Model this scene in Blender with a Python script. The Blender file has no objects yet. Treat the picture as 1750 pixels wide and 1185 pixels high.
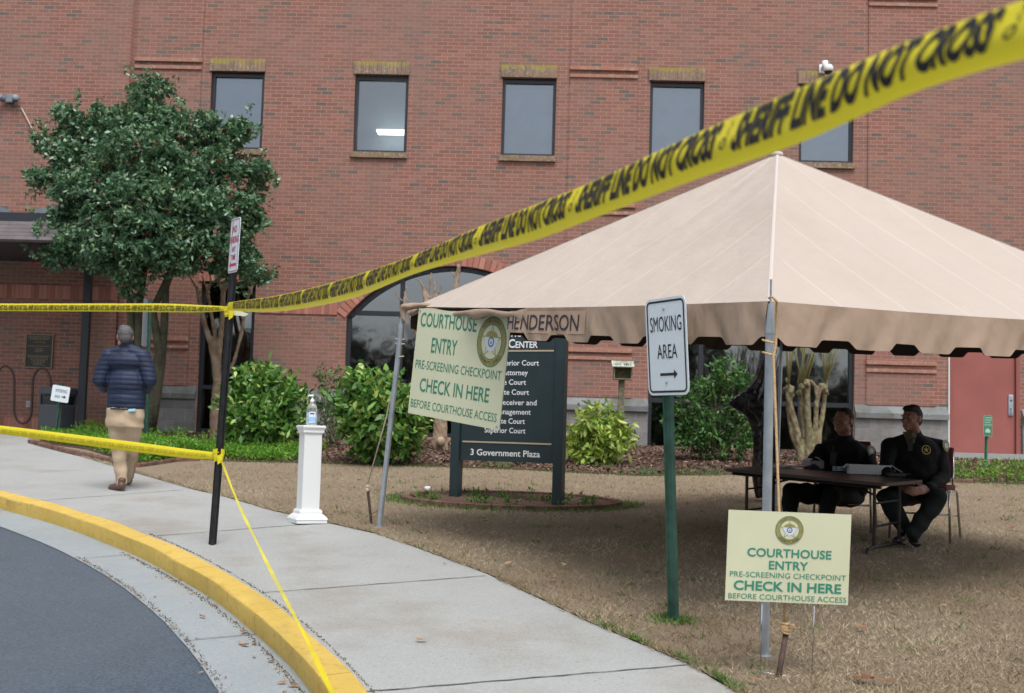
import bpy, bmesh, math, random
import numpy as np
from mathutils import Vector, Matrix
from math import radians, sin, cos, pi, sqrt, atan2, floor
random.seed(7); rng = np.random.default_rng(7)
sc = bpy.context.scene
C = bpy.context.collection

# ------------------------------------------------------------------ camera, sky, sun, exposure
FPX, CX, CY = 2070.0, 875.0, 592.5
PITCH, YAW, ROLL = radians(4.2), radians(1.4), radians(1.65)
CAM = Vector((0, 0, 1.73))
fw = Vector((-sin(YAW)*cos(PITCH), cos(YAW)*cos(PITCH), sin(PITCH)))
rt0 = Vector((cos(YAW), sin(YAW), 0)); up0 = rt0.cross(fw)
rt = rt0*cos(ROLL) + up0*sin(ROLL); upv = -rt0*sin(ROLL) + up0*cos(ROLL)
cd = bpy.data.cameras.new('camera'); cam = bpy.data.objects.new('camera', cd); C.objects.link(cam)
M = Matrix((rt, upv, -fw)).transposed().to_4x4(); M.translation = CAM; cam.matrix_world = M
cd.sensor_width = 36.0; cd.lens = FPX/1750*36; cd.clip_start = 0.05; cd.clip_end = 2000
cd.dof.use_dof = True; cd.dof.focus_distance = 8.5; cd.dof.aperture_fstop = 3.8
sc.camera = cam

w = bpy.data.worlds.new("World"); sc.world = w; w.use_nodes = True
nt = w.node_tree; nt.nodes.clear()
sky = nt.nodes.new('ShaderNodeTexSky'); sky.sky_type = 'NISHITA'; sky.sun_disc = False
SUN_EL, SUN_AZ = radians(62), radians(165)     # azimuth clockwise from +Y
sky.sun_elevation = SUN_EL; sky.sun_rotation = SUN_AZ
sky.air_density = 1.0; sky.dust_density = 4.0; sky.ozone_density = 1.0
hs = nt.nodes.new('ShaderNodeHueSaturation'); hs.inputs['Saturation'].default_value = 0.42
bg = nt.nodes.new('ShaderNodeBackground'); bg.inputs['Strength'].default_value = 0.15
wo = nt.nodes.new('ShaderNodeOutputWorld')
nt.links.new(sky.outputs[0], hs.inputs['Color']); nt.links.new(hs.outputs[0], bg.inputs[0]); nt.links.new(bg.outputs[0], wo.inputs[0])
ld = bpy.data.lights.new('sun', 'SUN'); ld.energy = 1.5; ld.angle = radians(28); ld.color = (1, 0.985, 0.965)
sun = bpy.data.objects.new('sun', ld); C.objects.link(sun)
sd = Vector((sin(SUN_AZ)*cos(SUN_EL), cos(SUN_AZ)*cos(SUN_EL), sin(SUN_EL)))
sun.rotation_euler = sd.to_track_quat('Z', 'Y').to_euler(); sun.location = (0, -5, 30)
sc.view_settings.view_transform = 'Standard'; sc.view_settings.look = 'None'
sc.view_settings.gamma = 1; sc.view_settings.exposure = 0.38

# ------------------------------------------------------------------ measuring helpers (photo measurement -> point in the world)
def ray(u, v): return fw + rt*((u-CX)/FPX) - upv*((v-CY)/FPX)
def D(u, v, z): return CAM + ray(u, v)*z                       # at a distance along the view axis
def YP(u, v, y): d = ray(u, v); return CAM + d*(y/d.y)          # on the plane Y = y
SL, H0, YW = 0.0712, 0.104, 21.2
def H(y): return H0 + SL*min(y, YW)                             # the site rises gently to the building
def G(u, v, dz=0.0):
    d = ray(u, v); t = (H0+dz-CAM.z)/(d.z-SL*d.y); return CAM + d*t
def PL(u, v, p0, n): d = ray(u, v); return CAM + d*((p0-CAM).dot(n)/d.dot(n))
def wx(u, v, y=YW): p = YP(u, v, y); return p.x, p.z

# ------------------------------------------------------------------ mesh helpers
ORG = {}
def tag(o, label=None, cat=None, group=None, kind=None):
    if label: o['label'] = label
    if cat: o['category'] = cat
    if group: o['group'] = group
    if kind: o['kind'] = kind
    return o
def empty(name, loc, label=None, cat=None, group=None):
    o = bpy.data.objects.new(name, None); C.objects.link(o); o.location = loc
    o.empty_display_size = 0.2; ORG[o] = Vector(loc)
    return tag(o, label, cat, group)
def link_mesh(name, me, mat, parent=None, smooth=False, shift=True):
    if mat is not None:
        me.materials.clear()
        for m in (mat if isinstance(mat, (list, tuple)) else [mat]): me.materials.append(m)
    o = bpy.data.objects.new(name, me); C.objects.link(o)
    if parent is not None:
        org = ORG[parent]; ORG[o] = org; o.parent = parent
        if shift: me.transform(Matrix.Translation(-org))
    else: ORG[o] = Vector((0, 0, 0))
    if smooth: me.polygons.foreach_set('use_smooth', [True]*len(me.polygons))
    me.update(); return o
def V(*a): return Vector(a)
class MB:
    def __init__(s): s.v = []; s.f = []; s.m = []; s.cur = 0
    def add(s, vs, fs):
        b = len(s.v); s.v += [tuple(x) for x in vs]
        for f in fs: s.f.append(tuple(b+i for i in f)); s.m.append(s.cur)
        return s
    def box(s, c, size, rz=0.0, mat=None, bev=0.0):
        hx, hy, hz = size[0]/2, size[1]/2, size[2]/2; c = Vector(c)
        R = mat if mat is not None else Matrix.Rotation(rz, 3, 'Z')
        if bev > 0:
            b = min(bev, hx*.49, hy*.49, hz*.49); bm = bmesh.new(); bmesh.ops.create_cube(bm, size=1)
            for q in bm.verts: q.co = Vector((q.co.x*2*hx, q.co.y*2*hy, q.co.z*2*hz))
            bmesh.ops.bevel(bm, geom=bm.edges[:], offset=b, segments=2, affect='EDGES', profile=.5)
            bm.verts.ensure_lookup_table()
            s.add([c+R@q.co for q in bm.verts], [[q.index for q in f.verts] for f in bm.faces]); bm.free(); return s
        vs = [c+R@Vector((x*hx, y*hy, z*hz)) for x in (-1, 1) for y in (-1, 1) for z in (-1, 1)]
        return s.add(vs, [(0,1,3,2),(4,6,7,5),(0,4,5,1),(2,3,7,6),(0,2,6,4),(1,5,7,3)])
    def tube(s, pts, r, n=10, cap=True, sq=None):
        pts = [Vector(p) for p in pts]; k = len(pts); rs = r if isinstance(r, (list, tuple)) else [r]*k
        t0 = (pts[1]-pts[0]).normalized(); a = Vector((0, 0, 1)) if abs(t0.z) < .9 else Vector((1, 0, 0))
        N = t0.cross(a).normalized(); vs = []; prev = t0
        for i, p in enumerate(pts):
            t = (pts[min(i+1, k-1)]-pts[max(i-1, 0)])
            t = t.normalized() if t.length > 1e-9 else prev
            N = (N - t*N.dot(t)); N = N.normalized() if N.length > 1e-6 else t.orthogonal().normalized()
            B = t.cross(N); prev = t
            for j in range(n):
                a = 2*pi*j/n; vs.append(p+(N*cos(a)+B*sin(a))*rs[i])
        fs = [(i*n+j, i*n+(j+1) % n, (i+1)*n+(j+1) % n, (i+1)*n+j) for i in range(k-1) for j in range(n)]
        if cap: fs += [tuple(range(n))[::-1], tuple((k-1)*n+j for j in range(n))]
        return s.add(vs, fs)
    def lathe(s, c, prof, n=24, R=None, sx=1, sy=1):
        c = Vector(c); R = R or Matrix.Identity(3); vs = []
        for r, z in prof:
            for j in range(n):
                a = 2*pi*j/n; vs.append(c+R@Vector((r*cos(a)*sx, r*sin(a)*sy, z)))
        k = len(prof)
        fs = [(i*n+j, i*n+(j+1) % n, (i+1)*n+(j+1) % n, (i+1)*n+j) for i in range(k-1) for j in range(n)]
        fs += [tuple(range(n))[::-1], tuple((k-1)*n+j for j in range(n))]
        return s.add(vs, fs)
    def ball(s, c, r, R=None, nu=16, nv=10):
        if not isinstance(r, (list, tuple)): r = (r, r, r)
        c = Vector(c); R = R or Matrix.Identity(3)
        vs = [c+R@Vector((0, 0, -r[2]))]
        for i in range(1, nv):
            p = -pi/2+pi*i/nv
            for j in range(nu):
                a = 2*pi*j/nu; vs.append(c+R@Vector((r[0]*cos(p)*cos(a), r[1]*cos(p)*sin(a), r[2]*sin(p))))
        vs.append(c+R@Vector((0, 0, r[2]))); L = len(vs)-1
        fs = [(0, 1+(j+1) % nu, 1+j) for j in range(nu)]
        fs += [(1+i*nu+j, 1+i*nu+(j+1) % nu, 1+(i+1)*nu+(j+1) % nu, 1+(i+1)*nu+j) for i in range(nv-2) for j in range(nu)]
        fs += [(1+(nv-2)*nu+j, 1+(nv-2)*nu+(j+1) % nu, L) for j in range(nu)]
        return s.add(vs, fs)
    def cone(s, p0, r0, p1, r1):          # rounded tapered limb
        p0, p1 = Vector(p0), Vector(p1)
        s.ball(p0, r0); s.ball(p1, r1)
        s.tube([p0, p0.lerp(p1, .5), p1], [r0, (r0+r1)/2, r1], n=14); return s
    def limb(s, pts, rs):
        for i in range(len(pts)-1): s.cone(pts[i], rs[i], pts[i+1], rs[i+1])
        return s
    def plate(s, org, ex, ey, outline, t, n=None):      # flat shape of thickness t
        n = n or ex.cross(ey); k = len(outline)
        vs = [org+ex*x+ey*y for x, y in outline]+[org+ex*x+ey*y-n*t for x, y in outline]
        fs = [tuple(range(k)), tuple(range(2*k-1, k-1, -1))]+[(i, i+k, (i+1) % k+k, (i+1) % k) for i in range(k)]
        return s.add(vs, fs)
    def quad(s, a, b, c, d): return s.add([a, b, c, d], [(0, 1, 2, 3)])
    def mesh(s, name):
        me = bpy.data.meshes.new(name); me.from_pydata(s.v, [], s.f); me.update()
        if any(s.m): me.polygons.foreach_set('material_index', s.m)
        return me
    def build(s, name, mat, parent=None, smooth=False):
        me = s.mesh(name); mi = list(s.m); o = link_mesh(name, me, mat, parent, smooth)
        if any(mi): me.polygons.foreach_set('material_index', mi)
        return o
def auto_smooth(o, ang=40):
    me = o.data; bm = bmesh.new(); bm.from_mesh(me)
    for e in bm.edges: e.smooth = not (len(e.link_faces) == 2 and e.calc_face_angle(0) > radians(ang))
    for f in bm.faces: f.smooth = True
    bm.to_mesh(me); bm.free(); return o
def remesh(mb, voxel, smooth=4):
    me = mb.mesh('t'); o = bpy.data.objects.new('t', me); C.objects.link(o)
    r = o.modifiers.new('r', 'REMESH'); r.mode = 'VOXEL'; r.voxel_size = voxel; r.use_smooth_shade = True
    if smooth: q = o.modifiers.new('s', 'SMOOTH'); q.factor = .5; q.iterations = smooth
    dg = bpy.context.evaluated_depsgraph_get(); e = o.evaluated_get(dg)
    out = bpy.data.meshes.new_from_object(e); bpy.data.objects.remove(o); return out
def rrect(w, h, r, n=5, cx=0, cy=0):
    pts = []
    for qx, qy, a0 in ((1, 1, 0), (-1, 1, pi/2), (-1, -1, pi), (1, -1, 3*pi/2)):
        for i in range(n+1):
            a = a0+pi/2*i/n; pts.append((cx+qx*(w/2-r)+r*cos(a), cy+qy*(h/2-r)+r*sin(a)))
    return pts
def circ(r, n=32, cx=0, cy=0, sx=1): return [(cx+r*sx*cos(2*pi*i/n), cy+r*sin(2*pi*i/n)) for i in range(n)]
def holes_panel(name, outer, holes, y0, y1):            # wall in the XZ plane with real openings
    cu = bpy.data.curves.new(name, 'CURVE'); cu.dimensions = '2D'; cu.fill_mode = 'BOTH'; cu.extrude = (y1-y0)/2
    for pts in [outer]+holes:
        sp = cu.splines.new('POLY'); sp.points.add(len(pts)-1); sp.use_cyclic_u = True
        for p, (x, z) in zip(sp.points, pts): p.co = (x, z, 0, 1)
    o = bpy.data.objects.new(name, cu); C.objects.link(o)
    me = bpy.data.meshes.new_from_object(o.evaluated_get(bpy.context.evaluated_depsgraph_get()))
    bpy.data.objects.remove(o)
    me.transform(Matrix.Translation((0, (y0+y1)/2, 0)) @ Matrix.Rotation(pi/2, 4, 'X')); return me
_tc = {}
def glyphs(s, bold=0.0):                                  # lettering outline normalised to cap height 1, x from 0 to w
    k = (s, bold)
    if k in _tc: return _tc[k]
    cu = bpy.data.curves.new('t', 'FONT'); cu.body = s; cu.size = 1; cu.resolution_u = 3; cu.offset = bold; cu.fill_mode = 'FRONT'
    o = bpy.data.objects.new('t', cu); C.objects.link(o)
    me = bpy.data.meshes.new_from_object(o.evaluated_get(bpy.context.evaluated_depsgraph_get())); bpy.data.objects.remove(o)
    vs = np.array([v.co[:2] for v in me.vertices]); fs = [tuple(p.vertices) for p in me.polygons]
    bpy.data.meshes.remove(me)
    vs[:, 0] -= vs[:, 0].min(); vs /= 0.729
    _tc[k] = (vs, fs, vs[:, 0].max()); return _tc[k]
_sc = {}
def glyphs_cut(s, bold=0.0, ny=10):                      # the same lettering cut into strips so that it can follow a curved surface
    if (s, bold) in _sc: return _sc[(s, bold)]
    vs, fs, wd = glyphs(s, bold); bm = bmesh.new(); V_ = [bm.verts.new((x, y, 0)) for x, y in vs]
    for f in fs:
        try: bm.faces.new([V_[i] for i in f])
        except ValueError: pass
    for k in range(-2, ny+3):
        bmesh.ops.bisect_plane(bm, geom=bm.verts[:]+bm.edges[:]+bm.faces[:], plane_co=(0, k/ny, 0), plane_no=(0, 1, 0))
    nx = int(wd/.35)
    for k in range(1, nx): bmesh.ops.bisect_plane(bm, geom=bm.verts[:]+bm.edges[:]+bm.faces[:], plane_co=(k*wd/nx, 0, 0), plane_no=(1, 0, 0))
    bm.verts.index_update(); r = (np.array([v.co[:2] for v in bm.verts]), [tuple(v.index for v in f.verts) for f in bm.faces], wd); bm.free()
    _sc[(s, bold)] = r; return r
def text(mb, s, org, ex, ey, x0, x1, y, cap, off=0.002, bold=0.012):   # baseline y, fitted between x0 and x1
    vs, fs, wd = glyphs(s, bold); n = ex.cross(ey); o = org+n*off
    mb.add([o+ex*(x0+a/wd*(x1-x0))+ey*(y+b*cap) for a, b in vs], fs)
def textc(mb, s, org, ex, ey, cx, y, cap, wid, **k): text(mb, s, org, ex, ey, cx-wid/2, cx+wid/2, y, cap, **k)

# ------------------------------------------------------------------ materials
def mat(name, col, rough=.6, metal=0, var=0, vscale=4, bump=0, bscale=60, spec=None, detail=4, col2=None, coord='Object', coat=0, transl=0):
    m = bpy.data.materials.new(name); m.use_nodes = True; nt = m.node_tree; b = nt.nodes['Principled BSDF']
    b.inputs['Base Color'].default_value = (*col, 1); b.inputs['Roughness'].default_value = rough; b.inputs['Metallic'].default_value = metal
    if spec is not None: b.inputs['Specular IOR Level'].default_value = spec
    if coat: b.inputs['Coat Weight'].default_value = coat
    tc = nt.nodes.new('ShaderNodeTexCoord')
    if var or col2:
        n = nt.nodes.new('ShaderNodeTexNoise'); n.inputs['Scale'].default_value = vscale; n.inputs['Detail'].default_value = detail
        nt.links.new(tc.outputs[coord], n.inputs['Vector'])
        r = nt.nodes.new('ShaderNodeValToRGB'); r.color_ramp.elements[0].position = .35; r.color_ramp.elements[1].position = .65
        c2 = col2 or tuple(min(1, c*(1+var)) for c in col); c1 = col if col2 else tuple(c*(1-var) for c in col)
        r.color_ramp.elements[0].color = (*c1, 1); r.color_ramp.elements[1].color = (*c2, 1)
        nt.links.new(n.outputs[0], r.inputs[0]); nt.links.new(r.outputs[0], b.inputs['Base Color'])
    if bump:
        n2 = nt.nodes.new('ShaderNodeTexNoise'); n2.inputs['Scale'].default_value = bscale; n2.inputs['Detail'].default_value = 5
        nt.links.new(tc.outputs[coord], n2.inputs['Vector'])
        bp = nt.nodes.new('ShaderNodeBump'); bp.inputs['Strength'].default_value = 1; bp.inputs['Distance'].default_value = bump
        nt.links.new(n2.outputs[0], bp.inputs['Height']); nt.links.new(bp.outputs[0], b.inputs['Normal'])
    return m
class NB:                                                    # small node-writing helper
    def __init__(s, name):
        s.m = bpy.data.materials.new(name); s.m.use_nodes = True; s.t = s.m.node_tree; s.b = s.t.nodes['Principled BSDF']
    def n(s, typ, **k):
        x = s.t.nodes.new(typ)
        for a, b in k.items(): setattr(x, a, b)
        return x
    def L(s, a, b): s.t.links.new(a, b)
    def put(s, x, i, v):
        if isinstance(v, bpy.types.NodeSocket): s.L(v, x.inputs[i])
        else: x.inputs[i].default_value = v
    def math(s, op, a, b=0.0, c=None):
        x = s.n('ShaderNodeMath', operation=op); s.put(x, 0, a); s.put(x, 1, b)
        if c is not None: s.put(x, 2, c)
        return x.outputs[0]
    def mix(s, f, a, b, mode='MIX'):
        x = s.n('ShaderNodeMix', data_type='RGBA', blend_type=mode)
        s.put(x, 0, f); s.put(x, 6, a if isinstance(a, bpy.types.NodeSocket) else (*a, 1)); s.put(x, 7, b if isinstance(b, bpy.types.NodeSocket) else (*b, 1))
        return x.outputs[2]
    def ramp(s, f, stops, const=False):
        x = s.n('ShaderNodeValToRGB'); r = x.color_ramp
        if const: r.interpolation = 'CONSTANT'
        while len(r.elements) < len(stops): r.elements.new(.5)
        for e, (p, c) in zip(r.elements, stops): e.position = p; e.color = (*c, 1) if len(c) == 3 else c
        s.L(f, x.inputs[0]); return x.outputs[0]
    def noise(s, vec, scale, detail=4, rough=.5):
        x = s.n('ShaderNodeTexNoise'); s.L(vec, x.inputs['Vector']); x.inputs['Scale'].default_value = scale
        x.inputs['Detail'].default_value = detail; x.inputs['Roughness'].default_value = rough; return x.outputs[0]
    def obj(s): return s.n('ShaderNodeTexCoord').outputs['Object']
    def bump(s, h, dist, prev=None):
        x = s.n('ShaderNodeBump'); x.inputs['Distance'].default_value = dist; s.L(h, x.inputs['Height'])
        if prev: s.L(prev, x.inputs['Normal'])
        return x.outputs[0]
BRICKS = [(0, (.125, .10, .085)), (.03, (.165, .11, .088)), (.07, (.215, .100, .074)), (.20, (.25, .107, .078)), (.38, (.268, .110, .080)), (.55, (.285, .119, .086)), (.70, (.24, .102, .078)), (.82, (.305, .136, .100)), (.94, (.26, .126, .102))]
def brick_mat(name, bw=.203, bh=.0677, soldier=False, mortar=(.43, .29, .24), joint=.0095, moss=0.0, mossk=(0, 0), cols=BRICKS, zshift=0.0):
    q = NB(name); o = q.obj(); sp = q.n('ShaderNodeSeparateXYZ'); q.L(o, sp.inputs[0])
    u = q.math('ADD', sp.outputs[0], sp.outputs[1]); z = q.math('ADD', sp.outputs[2], zshift)
    if soldier: u, z = z, u
    zr = q.math('DIVIDE', z, bh); row = q.math('FLOOR', zr); fz = q.math('SUBTRACT', zr, row)
    off = q.math('MULTIPLY', q.math('PINGPONG', row, 1.0), 0.5)
    xr = q.math('ADD', q.math('DIVIDE', u, bw), off)
    if soldier: xr = q.math('DIVIDE', u, bw)
    col = q.math('FLOOR', xr); fx = q.math('SUBTRACT', xr, col)
    mk = q.math('MAXIMUM', q.math('LESS_THAN', fz, joint/bh), q.math('LESS_THAN', fx, joint/bw))
    cv = q.n('ShaderNodeCombineXYZ'); q.L(col, cv.inputs[0]); q.L(row, cv.inputs[1])
    wn = q.n('ShaderNodeTexWhiteNoise', noise_dimensions='2D'); q.L(cv.outputs[0], wn.inputs['Vector'])
    c = q.ramp(wn.outputs[0], cols, const=True)
    fine = q.noise(o, 35, 5, .7); c = q.mix(.28, c, q.mix(fine, (.2, .2, .2), (.9, .9, .9)), 'OVERLAY')
    c = q.mix(mk, c, mortar)
    big = q.noise(o, .55, 6, .6); c = q.mix(q.ramp(big, [(.40, (0, 0, 0)), (.70, (.5,)*3)]), c, (.24, .165, .135))
    st = q.n('ShaderNodeMapping'); q.L(o, st.inputs[0]); st.inputs['Scale'].default_value = (1.6, 1.6, .16); c = q.mix(q.ramp(q.noise(st.outputs[0], 1.5, 5, .6), [(.52, (0, 0, 0)), (.72, (.35,)*3)]), c, (.20, .15, .125))
    if moss:
        mn = q.noise(o, 7, 5, .7)
        mz = q.math('MULTIPLY_ADD', sp.outputs[2], mossk[0], mossk[1]); c = q.mix(q.ramp(q.math('ADD', mn, mz), [(.48, (0, 0, 0)), (.66, (moss,)*3)]), c, (.33, .27, .05))
        m2 = q.noise(o, 22, 3); c = q.mix(q.ramp(m2, [(.55, (0, 0, 0)), (.72, (.7,)*3)]), c, (.40, .42, .34))
    q.L(c, q.b.inputs['Base Color']); q.b.inputs['Roughness'].default_value = .85
    q.L(q.bump(q.math('SUBTRACT', q.math('MULTIPLY', fine, .4), mk), .006), q.b.inputs['Normal']); return q.m
MT = {}
MT['brick'] = brick_mat('brick wall')
MT['soldier'] = brick_mat('soldier brick', soldier=True)
LB_ = [(0, (.20, .13, .09)), (.4, (.26, .165, .11)), (.75, (.31, .19, .13))]
MT['lintel'] = brick_mat('mossy lintel', bw=.5, bh=.071, soldier=True, moss=.85, mossk=(2.6, -2.6*6.62), cols=LB_, mortar=(.28, .21, .15))
MT['sill'] = brick_mat('lichen sill', bw=.5, bh=.071, soldier=True, moss=.35, cols=LB_, mortar=(.25, .21, .15))
q = NB('corbel brick'); o_ = q.obj(); c = q.mix(q.noise(o_, 9, 5), (.30, .14, .10), (.42, .21, .15))
c = q.mix(q.ramp(q.noise(o_, 14, 5, .7), [(.52, (0, 0, 0)), (.66, (.75,)*3)]), c, (.42, .38, .29)); q.L(c, q.b.inputs['Base Color']); q.b.inputs['Roughness'].default_value = .9; MT['corbel'] = q.m
def island_mat(name, stops, rough=.6, spec=.5, transl=0, noise=None, coat=0):
    q = NB(name); g = q.n('ShaderNodeNewGeometry'); c = q.ramp(g.outputs['Random Per Island'], stops)
    if noise:
        c = q.mix(q.ramp(q.noise(q.obj(), noise[0], 3), [(.35, (0, 0, 0)), (.65, (noise[2],)*3)]), c, noise[1])
    q.L(c, q.b.inputs['Base Color']); q.b.inputs['Roughness'].default_value = rough; q.b.inputs['Specular IOR Level'].default_value = spec
    if transl:
        tr = q.n('ShaderNodeBsdfTranslucent'); q.L(c, tr.inputs[0]); mx = q.n('ShaderNodeMixShader'); mx.inputs[0].default_value = transl
        out = q.t.nodes['Material Output']; q.L(q.b.outputs[0], mx.inputs[1]); q.L(tr.outputs[0], mx.inputs[2]); q.L(mx.outputs[0], out.inputs[0])
    return q.m
MT['vouss'] = island_mat('arch brick', [(0, (.28, .12, .09)), (.4, (.40, .16, .12)), (1, (.50, .24, .18))], .85)
# stone base blocks
def stone_mat(name, c1, c2, bw, bh, moss):
    q = NB(name); o = q.obj(); sp = q.n('ShaderNodeSeparateXYZ'); q.L(o, sp.inputs[0])
    u = q.math('ADD', sp.outputs[0], sp.outputs[1]); zr = q.math('DIVIDE', sp.outputs[2], bh); row = q.math('FLOOR', zr)
    fz = q.math('SUBTRACT', zr, row); xr = q.math('ADD', q.math('DIVIDE', u, bw), q.math('MULTIPLY', q.math('PINGPONG', row, 1.0), .5))
    col = q.math('FLOOR', xr); fx = q.math('SUBTRACT', xr, col)
    mk = q.math('MAXIMUM', q.math('LESS_THAN', fz, .01/bh), q.math('LESS_THAN', fx, .01/bw))
    cv = q.n('ShaderNodeCombineXYZ'); q.L(col, cv.inputs[0]); q.L(row, cv.inputs[1])
    wn = q.n('ShaderNodeTexWhiteNoise', noise_dimensions='2D'); q.L(cv.outputs[0], wn.inputs['Vector'])
    c = q.mix(wn.outputs[0], c1, c2); f = q.noise(o, 12, 6, .7); c = q.mix(.35, c, q.mix(f, (.1,)*3, (.9,)*3), 'OVERLAY')
    c = q.mix(mk, c, (.33, .31, .29))
    c = q.mix(q.ramp(q.noise(o, 2.2, 6, .7), [(.45, (0, 0, 0)), (.66, (moss,)*3)]), c, (.10, .105, .075))
    q.L(c, q.b.inputs['Base Color']); q.b.inputs['Roughness'].default_value = .9
    q.L(q.bump(q.math('SUBTRACT', f, mk), .01), q.b.inputs['Normal']); return q.m
MT['stone'] = stone_mat('stone block', (.19, .185, .19), (.27, .26, .255), .405, .203, .55)
MT['cap'] = stone_mat('stone ledge', (.15, .16, .165), (.21, .22, .225), .6, 1.7, .95)
MT['bronze'] = mat('dark bronze frame', (.030, .034, .042), .4, .3)
MT['black'] = mat('black paint', (.012, .014, .017), .45)
MT['black_post'] = mat('weathered black post', (.018, .019, .022), .42, .2, var=.4, vscale=14)
def glass_mat(name, tint, refl, rough=.03):
    q = NB(name); t = q.n('ShaderNodeBsdfTransparent'); t.inputs[0].default_value = (*tint, 1)
    g = q.n('ShaderNodeBsdfGlossy'); g.inputs[0].default_value = (.86, .93, 1, 1); g.inputs['Roughness'].default_value = rough
    nz = q.noise(q.obj(), 1.3, 2); q.L(q.bump(nz, .004), g.inputs['Normal'])
    f = q.n('ShaderNodeFresnel'); f.inputs[0].default_value = 1.5
    mx = q.n('ShaderNodeMixShader'); q.L(q.math('ADD', f.outputs[0], refl), mx.inputs[0]); q.L(t.outputs[0], mx.inputs[1]); q.L(g.outputs[0], mx.inputs[2])
    q.L(mx.outputs[0], q.t.nodes['Material Output'].inputs[0]); return q.m
MT['glass'] = glass_mat('tinted window glass', (.55, .6, .66), .16)
MT['glass_low'] = glass_mat('ground floor glass', (.3, .33, .36), .22)
MT['blind'] = mat('roller blind', (.36, .47, .58), .8, var=.08, vscale=3)
MT['room'] = mat('dim interior', (.03, .032, .035), .9)
MT['white'] = mat('white paint', (.80, .82, .83), .35)
MT['steel'] = mat('galvanised pole', (.42, .48, .54), .38, .55, var=.15, vscale=8)
MT['chrome'] = mat('chrome', (.6, .6, .6), .15, 1)
MT['door'] = mat('salmon door paint', (.30, .095, .08), .5, var=.08, vscale=2, bump=.0008, bscale=80)
MT['doorframe'] = mat('door frame paint', (.27, .085, .07), .5)
def green_post():
    return mat('green post paint', (.025, .075, .055), .45, var=.25, vscale=12)
MT['green'] = green_post()
MT['greenpanel'] = mat('dark green sign panel', (.018, .035, .040), .35, var=.1, vscale=5)
MT['tan'] = mat('tan stripe', (.45, .36, .25), .5)
MT['signwhite'] = mat('white sign face', (.72, .80, .86), .4, var=.02, vscale=40)
MT['ink'] = mat('black lettering', (.012, .012, .014), .5)
MT['red'] = mat('red lettering', (.50, .05, .07), .5)
MT['cream'] = mat('cream board', (.62, .64, .45), .45, var=.03, vscale=3)
MT['cream_edge'] = MT['cream']
MT['tealink'] = mat('green lettering', (.035, .22, .14), .5)
MT['gold'] = mat('badge gold', (.30, .27, .10), .5, var=.15, vscale=60)
MT['navyink'] = mat('navy ink', (.03, .05, .16), .5)
MT['bwhite'] = mat('badge white', (.62, .70, .78), .5)
MT['rope'] = mat('tan rope', (.52, .35, .18), .8, var=.25, vscale=150, bump=.001, bscale=300)
MT['rope2'] = mat('pale rope', (.50, .44, .32), .8, var=.2, vscale=150)
MT['rust'] = mat('rusty stake', (.065, .04, .03), .85, var=.4, vscale=30)
q = NB('tan canvas'); o_ = q.obj(); c = q.mix(q.noise(o_, 1.1, 5), (.43, .366, .316), (.475, .406, .352))
fa = q.n('ShaderNodeAttribute', attribute_name='fall'); fr_ = q.math('ABSOLUTE', q.math('SUBTRACT', q.math('FRACT', q.math('MULTIPLY_ADD', fa.outputs['Fac'], 8.0, .5)), .5)); c = q.mix(q.math('MULTIPLY', q.math('LESS_THAN', fr_, .016), .28), c, (.64, .57, .52)); c = q.mix(q.ramp(q.noise(o_, .8, 6, .7), [(.5, (0, 0, 0)), (.75, (.35,)*3)]), c, (.38, .31, .25))
q.L(c, q.b.inputs['Base Color']); q.b.inputs['Roughness'].default_value = .85
wv = q.noise(o_, 1.6, 5, .55); q.L(q.bump(wv, .055), q.b.inputs['Normal'])
MT['canvas'] = q.m
q = NB('tan canvas valance'); o_ = q.obj(); c = q.mix(q.noise(o_, 3, 5), (.315, .230, .168), (.35, .258, .19))
q.L(c, q.b.inputs['Base Color']); q.b.inputs['Roughness'].default_value = .88
mp = q.n('ShaderNodeMapping'); q.L(o_, mp.inputs[0]); mp.inputs['Rotation'].default_value = (0, .6, .4); mp.inputs['Scale'].default_value = (1.6, 1.6, .9)
wv = q.noise(mp.outputs[0], 2.6, 3, .45); q.L(q.bump(wv, .05), q.b.inputs['Normal'])
MT['valance'] = q.m
MT['seam'] = mat('canvas seam', (.53, .475, .44), .85)
MT['tape'] = None
def tape_mat(thin=0):
    q = NB('yellow barrier tape'); q.b.inputs['Base Color'].default_value = (.93, .81, .035, 1); q.b.inputs['Roughness'].default_value = .32
    tr = q.n('ShaderNodeBsdfTranslucent'); tr.inputs[0].default_value = (.9, .78, .04, 1); mx = q.n('ShaderNodeMixShader'); mx.inputs[0].default_value = .3
    q.L(q.b.outputs[0], mx.inputs[1]); q.L(tr.outputs[0], mx.inputs[2]); q.L(mx.outputs[0], q.t.nodes['Material Output'].inputs[0])
    if thin:
        tp_ = q.n('ShaderNodeBsdfTransparent'); tp_.inputs[0].default_value = (.95, .93, .55, 1); m2_ = q.n('ShaderNodeMixShader'); q.L(q.ramp(q.noise(q.obj(), 2.2, 2), [(.4, (.15,)*3), (.65, (.6,)*3)]), m2_.inputs[0]); q.L(mx.outputs[0], m2_.inputs[1]); q.L(tp_.outputs[0], m2_.inputs[2]); q.L(m2_.outputs[0], q.t.nodes['Material Output'].inputs[0])
    q.L(q.bump(q.noise(q.obj(), 9, 3), .006), q.b.inputs['Normal']); return q.m
MT['tape'] = tape_mat(); MT['tape_thin'] = tape_mat(1)
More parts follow.
